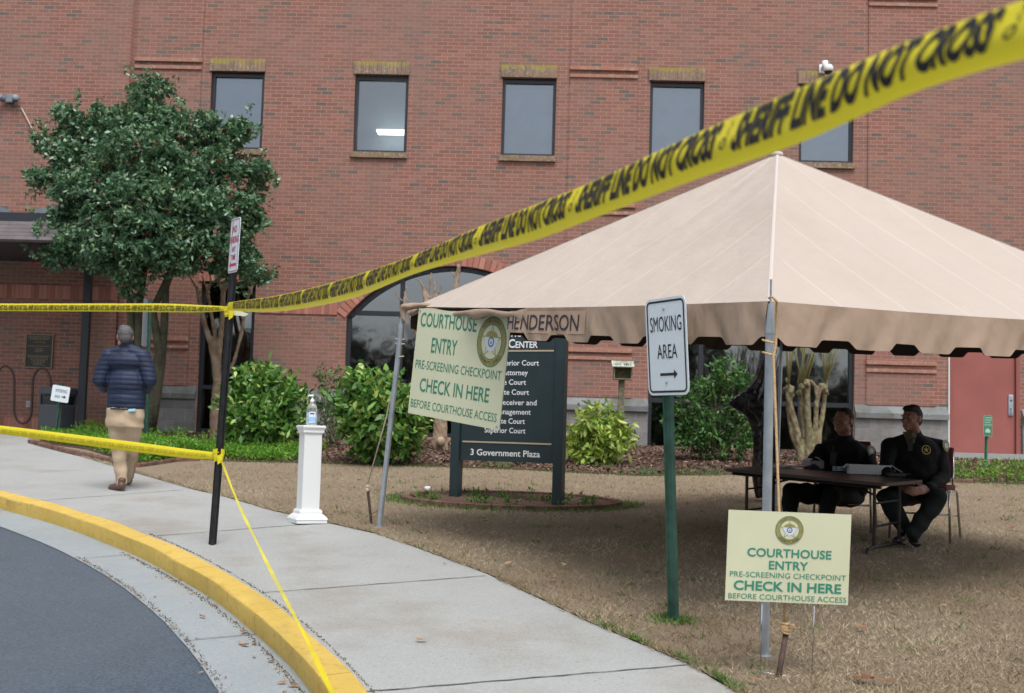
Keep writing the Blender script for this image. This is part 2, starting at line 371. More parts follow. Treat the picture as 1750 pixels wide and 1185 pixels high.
# ground materials
q = NB('sidewalk concrete'); o_ = q.obj(); c = q.mix(q.noise(o_, 1.4, 6, .6), (.29, .305, .30), (.385, .392, .38))
c = q.mix(q.ramp(q.noise(o_, .9, 6, .65), [(.50, (0, 0, 0)), (.66, (.65,)*3)]), c, (.27, .245, .21))
c = q.mix(q.ramp(q.noise(o_, 38, 2, .5), [(.70, (0, 0, 0)), (.73, (.6,)*3)]), c, (.15, .14, .12))
c = q.mix(.25, c, q.ramp(q.noise(o_, 70, 5, .9), [(.36, (.1,)*3), (.64, (.9,)*3)]), 'OVERLAY')
q.L(c, q.b.inputs['Base Color']); q.b.inputs['Roughness'].default_value = .9; q.L(q.bump(q.noise(o_, 150, 4, .8), .002), q.b.inputs['Normal']); MT['concrete'] = q.m
q = NB('gutter concrete'); o_ = q.obj(); c = q.mix(q.noise(o_, 2.4, 6, .7), (.235, .265, .28), (.32, .355, .37))
c = q.mix(q.ramp(q.noise(o_, 1.7, 6, .7), [(.56, (0, 0, 0)), (.7, (.45,)*3)]), c, (.33, .27, .18))
c = q.mix(.22, c, q.ramp(q.noise(o_, 60, 5, .9), [(.36, (.1,)*3), (.64, (.9,)*3)]), 'OVERLAY')
q.L(c, q.b.inputs['Base Color']); q.b.inputs['Roughness'].default_value = .85; q.L(q.bump(q.noise(o_, 150, 4, .8), .002), q.b.inputs['Normal']); MT['gutter'] = q.m
q = NB('asphalt'); o_ = q.obj(); c = q.mix(q.noise(o_, .7, 5, .6), (.052, .074, .100), (.085, .112, .145))
c = q.mix(q.ramp(q.noise(o_, .9, 5, .7), [(.55, (0, 0, 0)), (.68, (.4,)*3)]), c, (.05, .058, .068))
c = q.mix(.75, c, q.ramp(q.noise(o_, 52, 5, .9), [(.38, (.12,)*3), (.62, (.9,)*3)]), 'OVERLAY')
c = q.mix(q.ramp(q.noise(o_, .35, 3, .5), [(.45, (0, 0, 0)), (.6, (.3,)*3)]), c, (.10, .115, .13))
c = q.mix(q.ramp(q.noise(o_, 60, 2, .6), [(.70, (0, 0, 0)), (.73, (.5,)*3)]), c, (.26, .27, .27))
q.L(c, q.b.inputs['Base Color']); q.b.inputs['Roughness'].default_value = .8; q.L(q.bump(q.noise(o_, 190, 3, .8), .004), q.b.inputs['Normal']); MT['asphalt'] = q.m
q = NB('worn yellow kerb paint'); o_ = q.obj(); c = q.mix(q.noise(o_, 3.2, 6, .7), (.60, .37, .055), (.76, .57, .15))
c = q.mix(q.ramp(q.noise(o_, 9, 6, .75), [(.52, (0, 0, 0)), (.66, (.42,)*3)]), c, (.38, .27, .09))
c = q.mix(q.ramp(q.noise(o_, 26, 5, .8), [(.60, (0, 0, 0)), (.66, (.85,)*3)]), c, (.33, .30, .22))
c = q.mix(q.ramp(q.noise(o_, 14, 6, .8), [(.62, (0, 0, 0)), (.68, (.7,)*3)]), c, (.14, .11, .05))
q.L(c, q.b.inputs['Base Color']); q.b.inputs['Roughness'].default_value = .75; q.L(q.bump(q.noise(o_, 34, 6, .85), .012), q.b.inputs['Normal']); MT['kerb'] = q.m
q = NB('dormant turf'); o_ = q.obj(); c = q.mix(q.noise(o_, 1.3, 6, .7), (.27, .21, .14), (.41, .335, .235)); c = q.mix(q.ramp(q.noise(o_, 45, 5, .8), [(.42, (0, 0, 0)), (.7, (.7,)*3)]), c, (.19, .13, .075))
q.L(c, q.b.inputs['Base Color']); q.b.inputs['Roughness'].default_value = .95; q.L(q.bump(q.noise(o_, 50, 5, .8), .03), q.b.inputs['Normal']); MT['turf'] = q.m
q = NB('bark mulch'); o_ = q.obj(); vo = q.n('ShaderNodeTexVoronoi'); q.L(o_, vo.inputs['Vector']); vo.inputs['Scale'].default_value = 42
c = q.mix(vo.outputs['Distance'], (.05, .028, .02), (.20, .115, .08)); c = q.mix(q.ramp(q.noise(o_, 18, 5, .8), [(.6, (0, 0, 0)), (.66, (.8,)*3)]), c, (.30, .22, .15))
q.L(c, q.b.inputs['Base Color']); q.b.inputs['Roughness'].default_value = .95; q.L(q.bump(q.noise(o_, 45, 5, .8), .03), q.b.inputs['Normal']); MT['mulch'] = q.m
MT['edging'] = mat('brick edging', (.16, .085, .065), .9, var=.35, vscale=8, bump=.004, bscale=40)
MT['straw'] = island_mat('straw blade', [(0, (.24, .19, .125)), (.35, (.45, .37, .25)), (.7, (.58, .495, .35)), (1, (.70, .63, .48))], .8, .2, .2, noise=(.75, (.27, .19, .115), .8))
MT['weed'] = island_mat('green blade', [(0, (.05, .12, .025)), (.5, (.11, .22, .045)), (1, (.20, .32, .08))], .6, .3, .35)
def leafm(name, stops, rough=.4, spec=.5, transl=.12, noise=None): return island_mat(name, stops, rough, spec, transl, noise)
MT['holly'] = leafm('holly leaf', [(0, (.04, .11, .065)), (.45, (.08, .19, .10)), (.8, (.14, .28, .15)), (1, (.27, .38, .17))], .36, .7, .15, noise=(1.7, (.15, .26, .11), .5))
MT['aucuba'] = leafm('aucuba leaf', [(0, (.05, .14, .03)), (.5, (.11, .26, .05)), (.8, (.20, .38, .07)), (1, (.48, .58, .15))], .38, .5, .18)
MT['yellowbush'] = leafm('yellow green leaf', [(0, (.12, .24, .03)), (.5, (.28, .42, .06)), (1, (.60, .66, .18))], .4, .5, .25)
MT['rhodo'] = leafm('shrub leaf', [(0, (.03, .09, .03)), (.5, (.07, .18, .045)), (1, (.16, .30, .08))], .42, .5, .18)
MT['bark'] = mat('mossy holly bark', (.05, .042, .032), .9, col2=(.085, .085, .045), vscale=6, bump=.02, bscale=20)
MT['myrtle'] = mat('crape myrtle bark', (.24, .15, .10), .8, col2=(.38, .30, .21), vscale=8, bump=.015, bscale=14)
MT['myrtle_g'] = mat('mossy myrtle bark', (.15, .10, .065), .85, col2=(.27, .26, .14), vscale=13, bump=.012, bscale=22)
MT['shoot_g'] = mat('yellow green shoots', (.17, .18, .06), .8, col2=(.27, .24, .12), vscale=5)
MT['berry'] = mat('red berries', (.35, .02, .015), .35)
MT['wood'] = mat('weathered wood', (.17, .16, .10), .85, var=.3, vscale=18)
MT['plastic_black'] = mat('black plastic sheet', (.004, .005, .007), .2, spec=.8, bump=.12, bscale=3.2, detail=2)
MT['tabletop'] = mat('dark laminate', (.045, .028, .020), .4)
MT['table_metal'] = mat('brown table leg', (.035, .028, .025), .4, .3)
MT['maroon'] = mat('maroon upholstery', (.10, .010, .012), .7)
MT['officer'] = mat('black uniform cloth', (.0035, .0038, .005), .85, var=.3, vscale=10, bump=.01, bscale=9)
MT['trouser_g'] = mat('dark green uniform trousers', (.006, .012, .011), .85, var=.3, vscale=6, bump=.01, bscale=9)
MT['skin'] = mat('skin', (.36, .185, .14), .5, var=.08, vscale=30)
MT['hair_dark'] = mat('dark brown hair', (.018, .012, .009), .6, var=.3, vscale=70)
MT['hair_grey'] = mat('grey hair', (.10, .097, .10), .7, var=.35, vscale=70, bump=.004, bscale=120)
MT['hair_brown'] = mat('short brown hair', (.035, .022, .016), .7)
MT['shoe_black'] = mat('black leather', (.012, .012, .014), .3)
MT['shoe_brown'] = mat('brown leather', (.11, .06, .04), .5)
MT['navy'] = mat('navy quilted nylon', (.009, .019, .052), .66, var=.2, vscale=8)
MT['khaki'] = mat('khaki cotton', (.50, .385, .265), .85, var=.08, vscale=4, bump=.012, bscale=8)
MT['card'] = mat('white cardboard', (.80, .84, .88), .6)
MT['bluecard'] = mat('blue and white carton', (.30, .42, .62), .6)
MT['redcard'] = mat('red printed carton', (.5, .42, .45), .6)
MT['clear'] = None
q = NB('clear plastic'); q.b.inputs['Base Color'].default_value = (.93, .97, 1, 1); q.b.inputs['Roughness'].default_value = .08; q.b.inputs['Transmission Weight'].default_value = .9; q.b.inputs['IOR'].default_value = 1.35; MT['clear'] = q.m
MT['label_blue'] = mat('blue label', (.30, .55, .85), .5)
MT['trash'] = mat('slate plastic', (.05, .058, .068), .5)
MT['canopy'] = mat('brown grey lap siding', (.14, .12, .125), .6, var=.15, vscale=6)
MT['flash'] = mat('grey flashing', (.17, .20, .23), .5, var=.2, vscale=5)
MT['gutterm'] = mat('dark gutter', (.02, .024, .032), .45)
MT['plaque'] = mat('bronze plaque', (.045, .045, .04), .45, .5)
MT['plaque_e'] = mat('bronze plaque edge', (.26, .19, .12), .45, .6)
MT['rack'] = mat('brown rack pipe', (.075, .045, .04), .5, .2)
MT['oldgreen'] = mat('faded green sign', (.06, .20, .12), .5, var=.2, vscale=30)
MT['emit'] = None
q = NB('fluorescent light'); q.b.inputs['Emission Color'].default_value = (1, .93, .72, 1); q.b.inputs['Emission Strength'].default_value = 2.6; MT['emit'] = q.m
# ------------------------------------------------------------------ the ground
def flat(name, pts, mat_, dz, kind='structure', label=None, cat=None):
    bm = bmesh.new(); vs = [bm.verts.new((x, y, H0+SL*min(y, YW)+dz)) for x, y in pts]; f = bm.faces.new(vs)
    bmesh.ops.triangulate(bm, faces=[f]); me = bpy.data.meshes.new(name); bm.to_mesh(me); bm.free()
    for p in me.polygons:
        if p.normal.z < 0: p.flip()
    o = link_mesh(name, me, mat_); o['kind'] = kind
    return tag(o, label, cat)
CCX, CCY = -17.3, -0.8
def arc(r, a0, a1, n): return [(CCX+r*cos(a0+(a1-a0)*i/n), CCY+r*sin(a0+(a1-a0)*i/n)) for i in range(n+1)]
def zz(y, dz): return H0+SL*min(y, YW)+dz
g = MB()
for a, b, c, d in ((-300, -90, 300, YW), (-300, YW, 300, 400)):
    g.quad(V(a, b, zz(b, -.32)), V(c, b, zz(b, -.32)), V(c, d, zz(d, -.32)), V(a, d, zz(d, -.32)))
tag(g.build('ground', MT['asphalt']), kind='structure')
flat('road', arc(17.24, 0, 2*pi, 160)[:-1], MT['asphalt'], -.15)
def ring(name, m, r0, r1, dz0, dz1, n=220, wob=0):
    mb = MB(); vs = []
    for i in range(n+1):
        a = -1.2+2.9*i/n
        for r, dz in ((r0, dz0), (r1, dz1)):
            r += wob*(random.random()-.5); x, y = CCX+r*cos(a), CCY+r*sin(a); vs.append((x, y, zz(y, dz)))
    mb.add(vs, [(2*i, 2*i+1, 2*i+3, 2*i+2) for i in range(n)]); return tag(mb.build(name, m), kind='structure')
ring('gutter', MT['gutter'], 17.20, 17.66, -.144, -.138, wob=.008)
# kerb: profile with rounded nose, swept along the arc, in cast lengths with joints
prof = [(17.640, -.16), (17.622, -.022), (17.626, -.008), (17.640, -.001), (17.66, .002), (17.775, .006), (17.785, -.004), (17.785, -.1)]
kb = MB(); a = -1.15; seg = 1.52/17.7
while a < 1.7:
    k = 10; vs = []
    for i in range(k+1):
        aa = a+.00028+(seg-.00056)*i/k
        for j, (r, dz) in enumerate(prof):
            r += .005*sin(aa*61+j*.5)+(.004*(random.random()-.5)); dz2 = dz+(.003*sin(aa*83) if j > 1 else 0)
            x, y = CCX+r*cos(aa), CCY+r*sin(aa); vs.append((x, y, zz(y, dz2)))
    P = len(prof); kb.add(vs, [(i*P+j, i*P+j+1, (i+1)*P+j+1, (i+1)*P+j) for i in range(k) for j in range(P-1)]+[tuple(range(P)), tuple(k*P+j for j in range(P))[::-1]])
    a += seg
o = kb.build('kerb', MT['kerb']); auto_smooth(o, 35); tag(o, kind='structure')
# sidewalk
lawn_px = [(49,753),(229,808),(331,837),(376,847),(470,874),(560,894),(640,912),(700,932),(830,980),(1010,1065),(1180,1137),(1260,1185)]
LE = [(-8.6, 21.05), (-8.25, 19.6)]+[tuple(G(a, b)[:2]) for a, b in lawn_px]+[(1.9, 3.2), (2.5, 0), (2.9, -4), (3.0, -30)]
def edge_x(y):
    for (x0, y0), (x1, y1) in zip(LE, LE[1:]):
        if y1 <= y <= y0: return x0+(x1-x0)*(y-y0)/(y1-y0)
    return 3.0
inner = [p for p in arc(17.765, -1.15, 1.7, 150)]
flat('sidewalk', [(3.0, -30), ]+inner[:1]+inner+[(-20, 21.05)]+LE[:-1], MT['concrete'], 0.0)
# joints in the sidewalk: dark saw cuts and weeds in them
jm = mat('joint dirt', (.10, .095, .08), .95, var=.4, vscale=30)
jt = MB()
def joint(p, q, w_=.012):
    p, q = V(*p), V(*q); n = 24; t = (q-p).normalized(); s = V(-t.y, t.x); vs = []
    for i in range(n+1):
        c = p.lerp(q, i/n)+s*.004*sin(i*1.7); ww = w_*(.6+.7*random.random())
        for e in (-1, 1): c2 = c+s*e*ww/2; vs.append((c2.x, c2.y, zz(c2.y, .004)))
    jt.add(vs, [(2*i, 2*i+2, 2*i+3, 2*i+1) for i in range(n)])
for a, b in (((262,917),(557,894)), ((446,1014),(830,985)), ((618,1184),(1180,1137)), ((62,857),(310,838))):
    joint(G(*a)[:2], G(*b)[:2])
for k in range(-13, 19):
    a = -1.15+seg*(k+13.0); P0, P1 = (CCX+17.22*cos(a), CCY+17.22*sin(a)), (CCX+17.63*cos(a), CCY+17.63*sin(a)); p_, q_ = V(*P0), V(*P1); t_ = (q_-p_).normalized(); s_ = V(-t_.y, t_.x)*.005
    if k % 2 == 0: jt.add([V(*(e_+f_).xy, zz(e_.y, -.134)) for e_, f_ in ((p_, s_), (p_, -s_), (q_, -s_), (q_, s_))], [(0, 1, 2, 3)])
for k in range(3):
    a = -.02-.2*k; joint((CCX+17.78*cos(a), CCY+17.78*sin(a)), (edge_x(CCY+20*sin(a)), CCY+(19.8)*sin(a)))
tag(jt.build('sidewalk_joint', jm), kind='structure')
# lawn, planting bed
bf = [(-30, 21.1)]
BEDF = [tuple(G(a, b)[:2]) for a, b in ((60,757),(150,770),(235,797),(330,786),(400,790),(640,796),(860,803),(1100,815),(1300,812),(1600,824))]+[(9, 16.2), (16, 16.0)]
def bed_y(x):
    for (x0, y0), (x1, y1) in zip(BEDF, BEDF[1:]):
        if x0 <= x <= x1: return y0+(y1-y0)*(x-x0)/(x1-x0)
    return 16.2 if x > 0 else 30
lawn = [(3.0, -30)]+[p for p in LE[::-1][1:] ]
lawn = [p for p in LE[::-1] if p[1] < 21]+[(-8.2, 21.1), (18, 21.1), (60, 21.1), (60, -30)]
flat('lawn', lawn, MT['turf'], .008)
BEDpoly = [(-8.0, 21.1)]+[(x, y+.0) for x, y in BEDF]+[(16, 21.1)]
flat('planting_bed', BEDpoly, MT['mulch'], .018)
# slab under the red door
mb = MB(); mb.box((8.6, 20.7, zz(20.7, .02)), (3.6, 1.0, .12)); tag(mb.build('door_step', MT['concrete']), kind='structure')

# ------------------------------------------------------------------ the courthouse
B = empty('courthouse', (0, YW, zz(YW, 0)), 'red brick courthouse with square upper windows and arched ground floor windows behind the lawn', 'building')
WX = [-6.05, -3.46, -0.82, 1.81, 4.45, 12.3]; WW, WZ0, WZ1 = .96, 6.685, 8.10
WX0 = [-10.84, -13.5]
def rect(x0, z0, x1, z1): return [(x0, z0), (x1, z0), (x1, z1), (x0, z1)]
def archpts(x0, x1, z0, zs, za, n=28):
    cx = (x0+x1)/2; hw = (x1-x0)/2; h = za-zs; R = (hw*hw+h*h)/(2*h); a0 = math.asin(hw/R)
    top = [(cx+R*sin(a0-2*a0*i/n), za-R+R*cos(a0-2*a0*i/n)) for i in range(n+1)]
    return [(x0, z0), (x1, z0)]+top, (cx, za-R, R, a0)
A1, A1c = archpts(-3.45, 0.33, 1.66, 3.74, 4.68); A2, A2c = archpts(1.88, 5.46, 1.52, 3.74, 4.66)
TW = rect(-6.05, 1.62, -5.08, 4.30)
DR = rect(7.10, 1.55, 8.30, 3.75)
holes = [rect(x, WZ0, x+WW, WZ1) for x in WX]+[A1, A2, TW]
outer = [(-7.5, .9), (7.10, .9), (7.10, 3.75), (8.30, 3.75), (8.30, .9), (18, .9), (18, 13), (-7.5, 13)]
link_mesh('wall', holes_panel('w', outer, holes, YW, YW+.3), MT['brick'], B)
outer = [(-20, .9), (-7.5, .9), (-7.5, 13), (-20, 13)]
link_mesh('wall', holes_panel('w', outer, [rect(x, WZ0, x+WW, WZ1) for x in WX0], YW-.12, YW+.3), MT['brick'], B)
mb = MB(); mb.box((-1, YW+3.5, 6.5), (38, .2, 13)); mb.box((-1, YW+2, 13.05), (38.2, 4.2, .18)); mb.box((-1, YW+1.9, .95), (38, 3.6, .1))
mb.build('interior_shell', MT['room'], B)
# pilaster strips with paired corbel courses
for cx, zs in ((.98, (8.13, 5.67, 3.1)), (6.26, (9.54, 3.02)), (-6.83, (8.12, 5.66, 3.1)), (11.5, (8.1, 5.7, 3.1))):
    wd = 1.20
    mb = MB(); mb.box((cx, YW-.006, (13+2.44)/2), (wd, .03, 13-2.44)); mb.build('pilaster', MT['brick'], B)
    for z in zs:
        mb = MB(); mb.box((cx, YW-.033, z+.155), (wd+.02, .06, .068), bev=.006); mb.build('corbel_band', MT['corbel'], B)
        mb = MB(); mb.box((cx, YW-.027, z+.02), (wd+.01, .045, .060), bev=.005); mb.build('corbel_band', MT['corbel'], B)
# stone base with sloping ledge
def stone(x0, x1, y=YW):
    mb = MB(); mb.box(((x0+x1)/2, y-.03, 1.54), (x1-x0, .06, 1.34)); mb.build('stone_base', MT['stone'], B)
    mb = MB(); z0, z1 = 2.21, 2.44; pr = [(y-.002, z1), (y-.10, z0+.10), (y-.12, z0+.09), (y-.12, z0), (y-.002, z0)]
    mb.add([(x, a, b) for x in (x0, x1) for a, b in pr], [(4,3,2,1,0), (5,6,7,8,9)]+[(i, (i+1) % 5, (i+1) % 5+5, i+5) for i in range(5)])
    mb.build('stone_ledge', MT['cap'], B)
for a, b in ((-7.49, -6.05), (-5.08, -3.45), (.33, 1.88), (5.46, 7.06), (8.34, 18)): stone(a, b)
# upper windows
def soldier(mb, x0, x1, z0, z1, y0, d):
    n = max(1, round((x1-x0)/.071)); s = (x1-x0)/n
    for i in range(n):
        jj = (random.random()-.5)*.006; mb.box((x0+s*(i+.5), y0-d/2+jj, (z0+z1)/2), (s-.0025, d, z1-z0), bev=.002)
def upper_window(x, y=YW, lit=False):
    x1 = x+WW; f = MB(); t = .055; yy = y+.10
    for c, s in (((x+t/2, yy, (WZ0+WZ1)/2), (t, .07, WZ1-WZ0)), ((x1-t/2, yy, (WZ0+WZ1)/2), (t, .07, WZ1-WZ0)), (((x+x1)/2, yy, WZ1-t*.6-.02), (WW-2*t, .068, t*1.2)), (((x+x1)/2, yy, WZ0+t/2), (WW-2*t, .068, t))): f.box(c, s)
    fo = f.build('window', MT['bronze'], B)
    p = MB(); p.quad(V(x+t, yy+.01, WZ0+t), V(x1-t, yy+.01, WZ0+t), V(x1-t, yy+.01, WZ1-t), V(x+t, yy+.01, WZ1-t)); p.build('pane', MT['glass'], fo)
    b = MB()
    if lit:
        b.box(((x+x1)/2, y+1.5, (WZ0+WZ1)/2), (WW+1.6, .02, 2.0)); b.build('blind', MT['blind'], fo)
        l = MB(); z = 7.37; l.box((x+.75, y+1.25, z), (1.0, .28, .05), bev=.01); l.build('ceiling_light', MT['emit'], fo)
    else:
        b.box(((x+x1)/2, yy+.06, (WZ0+WZ1)/2-.02), (WW-.02, .004, WZ1-WZ0-.1)); b.box(((x+x1)/2, yy+.05, WZ1-.13), (WW-.1, .03, .03)); b.build('blind', MT['blind'], fo)
    m = MB(); soldier(m, x-.03, x1+.01, WZ1, WZ1+.225, y+.02, .055); m.build('lintel', MT['lintel'], fo)
    m = MB(); soldier(m, x-.03, x1+.02, WZ0-.10, WZ0, y+.06, .115); m.build('sill', MT['sill'], fo)
for i, x in enumerate(WX): upper_window(x, lit=(i == 1))
for x in WX0: upper_window(x, YW-.12)
# arched ground floor windows
def arch_window(pts, c, x0, x1, z0, mull, transom):
    cx, cz, R, a0 = c; y = YW+.12; mb = MB()
    def bar(p, q, w_=.075, d=.09):
        p, q = V(p[0], y, p[1]), V(q[0], y, q[1]); t = (q-p); L = t.length; ang = atan2(t.z, t.x)
        mb.box((p+q)/2, (L+.01, d, w_), mat=Matrix.Rotation(-ang, 3, 'Y'))
    k = len(pts)
    for i in range(k):
        p, q = pts[i], pts[(i+1) % k]
        mx, mz = (x0+x1)/2, 2.9; s = .035
        f = lambda a: (a[0]+(s if a[0] < mx-.1 else -s if a[0] > mx+.1 else 0), a[1]+(s if a[1] < z0+.1 else -s*1.0 if a[1] > 3.8 else 0))
        bar(f(p), f(q))
    for mxx, zt in mull: bar((mxx, z0+.05), (mxx, zt-.03), .075, .085)
    for a, b, z in transom: bar((a, z), (b, z), .08, .08)
    fo = mb.build('arched_window', MT['bronze'], B)
    g_ = MB(); g_.add([(p[0], y+.01, p[1]) for p in pts], [tuple(range(k))]); g_.build('pane', MT['glass_low'], fo)
    v = MB(); n = 44
    for i in range(n):
        a = -a0*1.02+2*a0*1.02*(i+.5)/n; rr = R+.105
        v.box((cx+rr*sin(a), YW-.004, cz+rr*cos(a)), (2*R*a0*1.02/n-.009, .03, .20), mat=Matrix.Rotation(a, 3, 'Y'), bev=.004)
    v.build('brick_arch', MT['vouss'], fo)
    s = MB(); soldier(s, x0, x1, z0-.09, z0-.005, YW+.04, .14); s.build('sill', MT['corbel'], fo)
    # soldier course running level from the springing
    return fo
def zarch(c, x): return c[1]+sqrt(c[2]**2-(x-c[0])**2)
arch_window(A1, A1c, -3.45, .33, 1.66, [(-2.49, zarch(A1c, -2.49)), (-.63, zarch(A1c, -.63))], [(-3.4, -2.49, 3.82), (-.63, .28, 3.82), (-2.49, -.63, 2.45)])
arch_window(A2, A2c, 1.88, 5.46, 1.52, [(2.80, zarch(A2c, 2.8)), (4.54, zarch(A2c, 4.54))], [(1.93, 5.4, 3.82), (1.93, 5.4, 2.42)])
# soldier courses beside the arches
for a, b in ((-5.0, -3.62), (.5, 1.72)):
    s = MB(); soldier(s, a, b, 3.76, 3.96, YW+.012, .03); s.build('soldier_course', MT['vouss'], B)
s = MB()
for z0 in (3.90, ): soldier(s, -13, -7.55, z0, z0+.24, YW-.108, .03)
s.build('soldier_course', MT['vouss'], B); s = MB(); soldier(s, -13, -7.55, 1.60, 1.80, YW-.108, .03); s.build('soldier_course', MT['vouss'], B)
# tall narrow window
mb = MB(); y = YW+.12
for c, s in (((-6.015, y, 2.96), (.07, .09, 2.68)), ((-5.115, y, 2.96), (.07, .09, 2.68)), ((-5.565, y, 4.265), (.83, .085, .07)), ((-5.565, y, 1.66), (.83, .085, .08)), ((-5.565, y, 2.43), (.83, .085, .07))): mb.box(c, s)
fo = mb.build('tall_window', MT['bronze'], B)
p = MB(); p.quad(V(-5.98, y+.01, 1.66), V(-5.15, y+.01, 1.66), V(-5.15, y+.01, 4.26), V(-5.98, y+.01, 4.26)); p.build('pane', MT['glass_low'], fo)
s = MB(); soldier(s, -6.1, -5.03, 4.30, 4.50, YW+.01, .04); s.build('lintel', MT['vouss'], fo)
# salmon door
mb = MB(); x0, x1, z0, z1 = 7.10, 8.30, 1.62, 3.75
mb.box((x0+.03, YW+.03, (z0+z1)/2), (.06, .12, z1-z0)); mb.box((x1-.03, YW+.03, (z0+z1)/2), (.06, .12, z1-z0)); mb.box(((x0+x1)/2, YW+.03, z1-.035), (x1-x0-.12, .118, .07))
fr = mb.build('door_frame', MT['doorframe'], B)
mb = MB(); mb.box(((x0+x1)/2, YW+.05, (z0+z1)/2-.02), (x1-x0-.13, .05, z1-z0-.09), bev=.004); dr = mb.build('door', MT['door'], B)
tag(dr, 'closed salmon red steel door')
mb = MB(); mb.box((8.16, YW+.015, 2.50), (.085, .03, .36), bev=.01); mb.tube([(8.16, YW+.0, 2.46), (8.16, YW-.05, 2.45), (8.16, YW-.055, 2.36), (8.16, YW, 2.35)], .012, 8); mb.build('handle', MT['steel'], dr)
mb = MB(); mb.tube([(8.16, YW-.004, 2.58), (8.16, YW+.01, 2.58)], .017, 12); mb.build('keyhole', MT['black'], dr)
mb = MB(); mb.box((7.7, YW-.02, 1.605), (1.2, .16, .03)); mb.box((x0-.012, YW-.01, (z0+z1)/2), (.02, .03, z1-z0)); mb.build('door_trim', MT['white'], B)
# entrance canopy on the left bay
CYF = 18.6
zf = YP(60, 412, CYF).z; zt = YP(60, 381, CYF+.25).z
mb = MB(); n = 5; hh = (zt-zf)/n
for i in range(n):
    yb = CYF+.25*i/n; mb.box((-11.2, yb+.05, zf+hh*(i+.5)), (7.5, .10, hh*.9), mat=Matrix.Rotation(radians(-16), 3, 'X'))
cn = mb.build('canopy_siding', MT['canopy'], B)
yc = (CYF+.33+21.08)/2; yl = 21.07-CYF-.34; zg = YP(60, 366, CYF+.34).z; mb = MB(); mb.box((-11.2, yc, zt+.02), (7.46, yl, .03)); mb.box((-11.2, CYF+.42, (zt+zg)/2+.02), (7.44, .14, zg-zt)); mb.box((-11.2, yc-.05, zf+.02), (7.4, yl+.15, .03)); mb.box((-7.5, yc, (zf+zt)/2), (.06, yl, zt-zf+.02)); mb.build('canopy_roof', MT['gutterm'], B)
mb = MB()
for x in (-10.2, -8.35):
    zk = YP(60, 368, 21.04).z; pts = [V(x-.75, 21.04, zk-.4), V(x+.75, 21.04, zk-.4)]+[V(x+.75*cos(pi*i/14), 21.04, zk+.02+.16*sin(pi*i/14)) for i in range(15)]
    mb.add(pts+[p+V(0, -.05, 0) for p in pts], [tuple(range(17)), tuple(range(33, 16, -1))]+[(i, (i+1) % 17, (i+1) % 17+17, i+17) for i in range(17)])
mb.build('flashing', MT['flash'], B)
mb = MB(); pc = G(137, 742); mb.box((pc.x, pc.y, (pc.z+zf)/2), (.13, .10, zf-pc.z), bev=.008); mb.box((pc.x, pc.y, pc.z+.06), (.2, .2, .12), bev=.01); mb.box((pc.x, pc.y, zf-.12), (.22, .18, .2), bev=.02); mb.build('canopy_post', MT['gutterm'], B)

# ------------------------------------------------------------------ fittings on the wall
r = empty('floodlight', (-9.6, YW-.12, 7.45), 'grey twin head floodlight fixed to the brick left of the holly crown', 'light fixture')
mb = MB(); mb.box((-9.6, YW-.17, 7.46), (.13, .10, .15), bev=.015); mb.build('housing', MT['flash'], r)
for s in (-1, 1):
    mb = MB(); mb.lathe((-9.6+s*.12, YW-.22, 7.45), [(.02, -.08), (.05, -.04), (.062, .06), (.055, .07)], 14, R=Matrix.Rotation(radians(70), 3, 'X')@Matrix.Rotation(radians(s*25), 3, 'Y')); mb.build('lamp_head', MT['flash'], r, True)
o = MB().tube([(-9.40, YW-.135, 7.31), (-9.22, YW-.135, 7.0), (-9.03, YW-.135, 6.62)], .014, 8).build('conduit', mat('pale conduit', (.5, .44, .38), .6)); tag(o, 'thin pale conduit running slantwise down the brick below the floodlight', 'conduit')
p = YP(1413, 118, YW-.25)
r = empty('security_camera', p, 'white dome security camera on the wall above the fifth window', 'security camera')
mb = MB(); mb.tube([p+V(-.03, .2, .06), p+V(-.03, 0, .10)], .035, 12); mb.box(p+V(-.03, .21, .06), (.12, .05, .16), bev=.01); mb.lathe(p+V(-.03, 0, 0), [(.05, .14), (.055, .05), (.05, .02)], 18); mb.build('bracket', MT['white'], r, True)
mb = MB(); mb.lathe(p+V(.02, -.03, 0), [(.02, .075), (.06, .06), (.085, .02), (.085, -.05), (.075, -.055)], 20); mb.build('housing', MT['white'], r, True)
mb = MB(); mb.ball(p+V(.02, -.03, -.055), (.07, .07, .06)); mb.build('dome', MT['black'], r, True)
# plaque
c0, c1 = wx(48, 571, YW-.12), wx(92, 630, YW-.12); cx, cz = (c0[0]+c1[0])/2-.02, (c0[1]+c1[1])/2; pw, ph = .49, .60
r = empty('bronze_plaque', (cx, YW-.13, cz), 'dark bronze commemorative plaque with raised border above the bicycle rack', 'plaque')
mb = MB(); mb.box((cx, YW-.135, cz), (pw, .03, ph), bev=.004); mb.build('plate', MT['plaque'], r)
mb = MB(); t = .018
for c, s in (((cx, cz+ph/2-t/2), (pw+.006, t)), ((cx, cz-ph/2+t/2), (pw+.006, t)), ((cx-pw/2+t/2, cz), (t, ph-2*t)), ((cx+pw/2-t/2, cz), (t, ph-2*t))): mb.box((c[0], YW-.155, c[1]), (s[0], .016, s[1]))
mb.build('border', MT['plaque_e'], r)
mb = MB(); rr = random.Random(3)
for k, (z, wd) in enumerate(((.255, .42), (.23, .40), (.205, .36), (.155, .2), (.085, .41), (.04, .12), (.015, .16), (-.01, .14), (-.085, .42), (-.11, .38), (-.145, .3), (-.17, .2), (-.195, .26), (-.22, .18), (-.245, .2))):
    x = cx-wd/2
    while x < cx+wd/2-.02:
        l = rr.uniform(.015, .05); mb.box((x+l/2, YW-.152, cz+z), (l, .004, .011)); x += l+.012
mb.build('raised_lettering', MT['plaque_e'], r)
p = YP(50, 691, YW-.12)
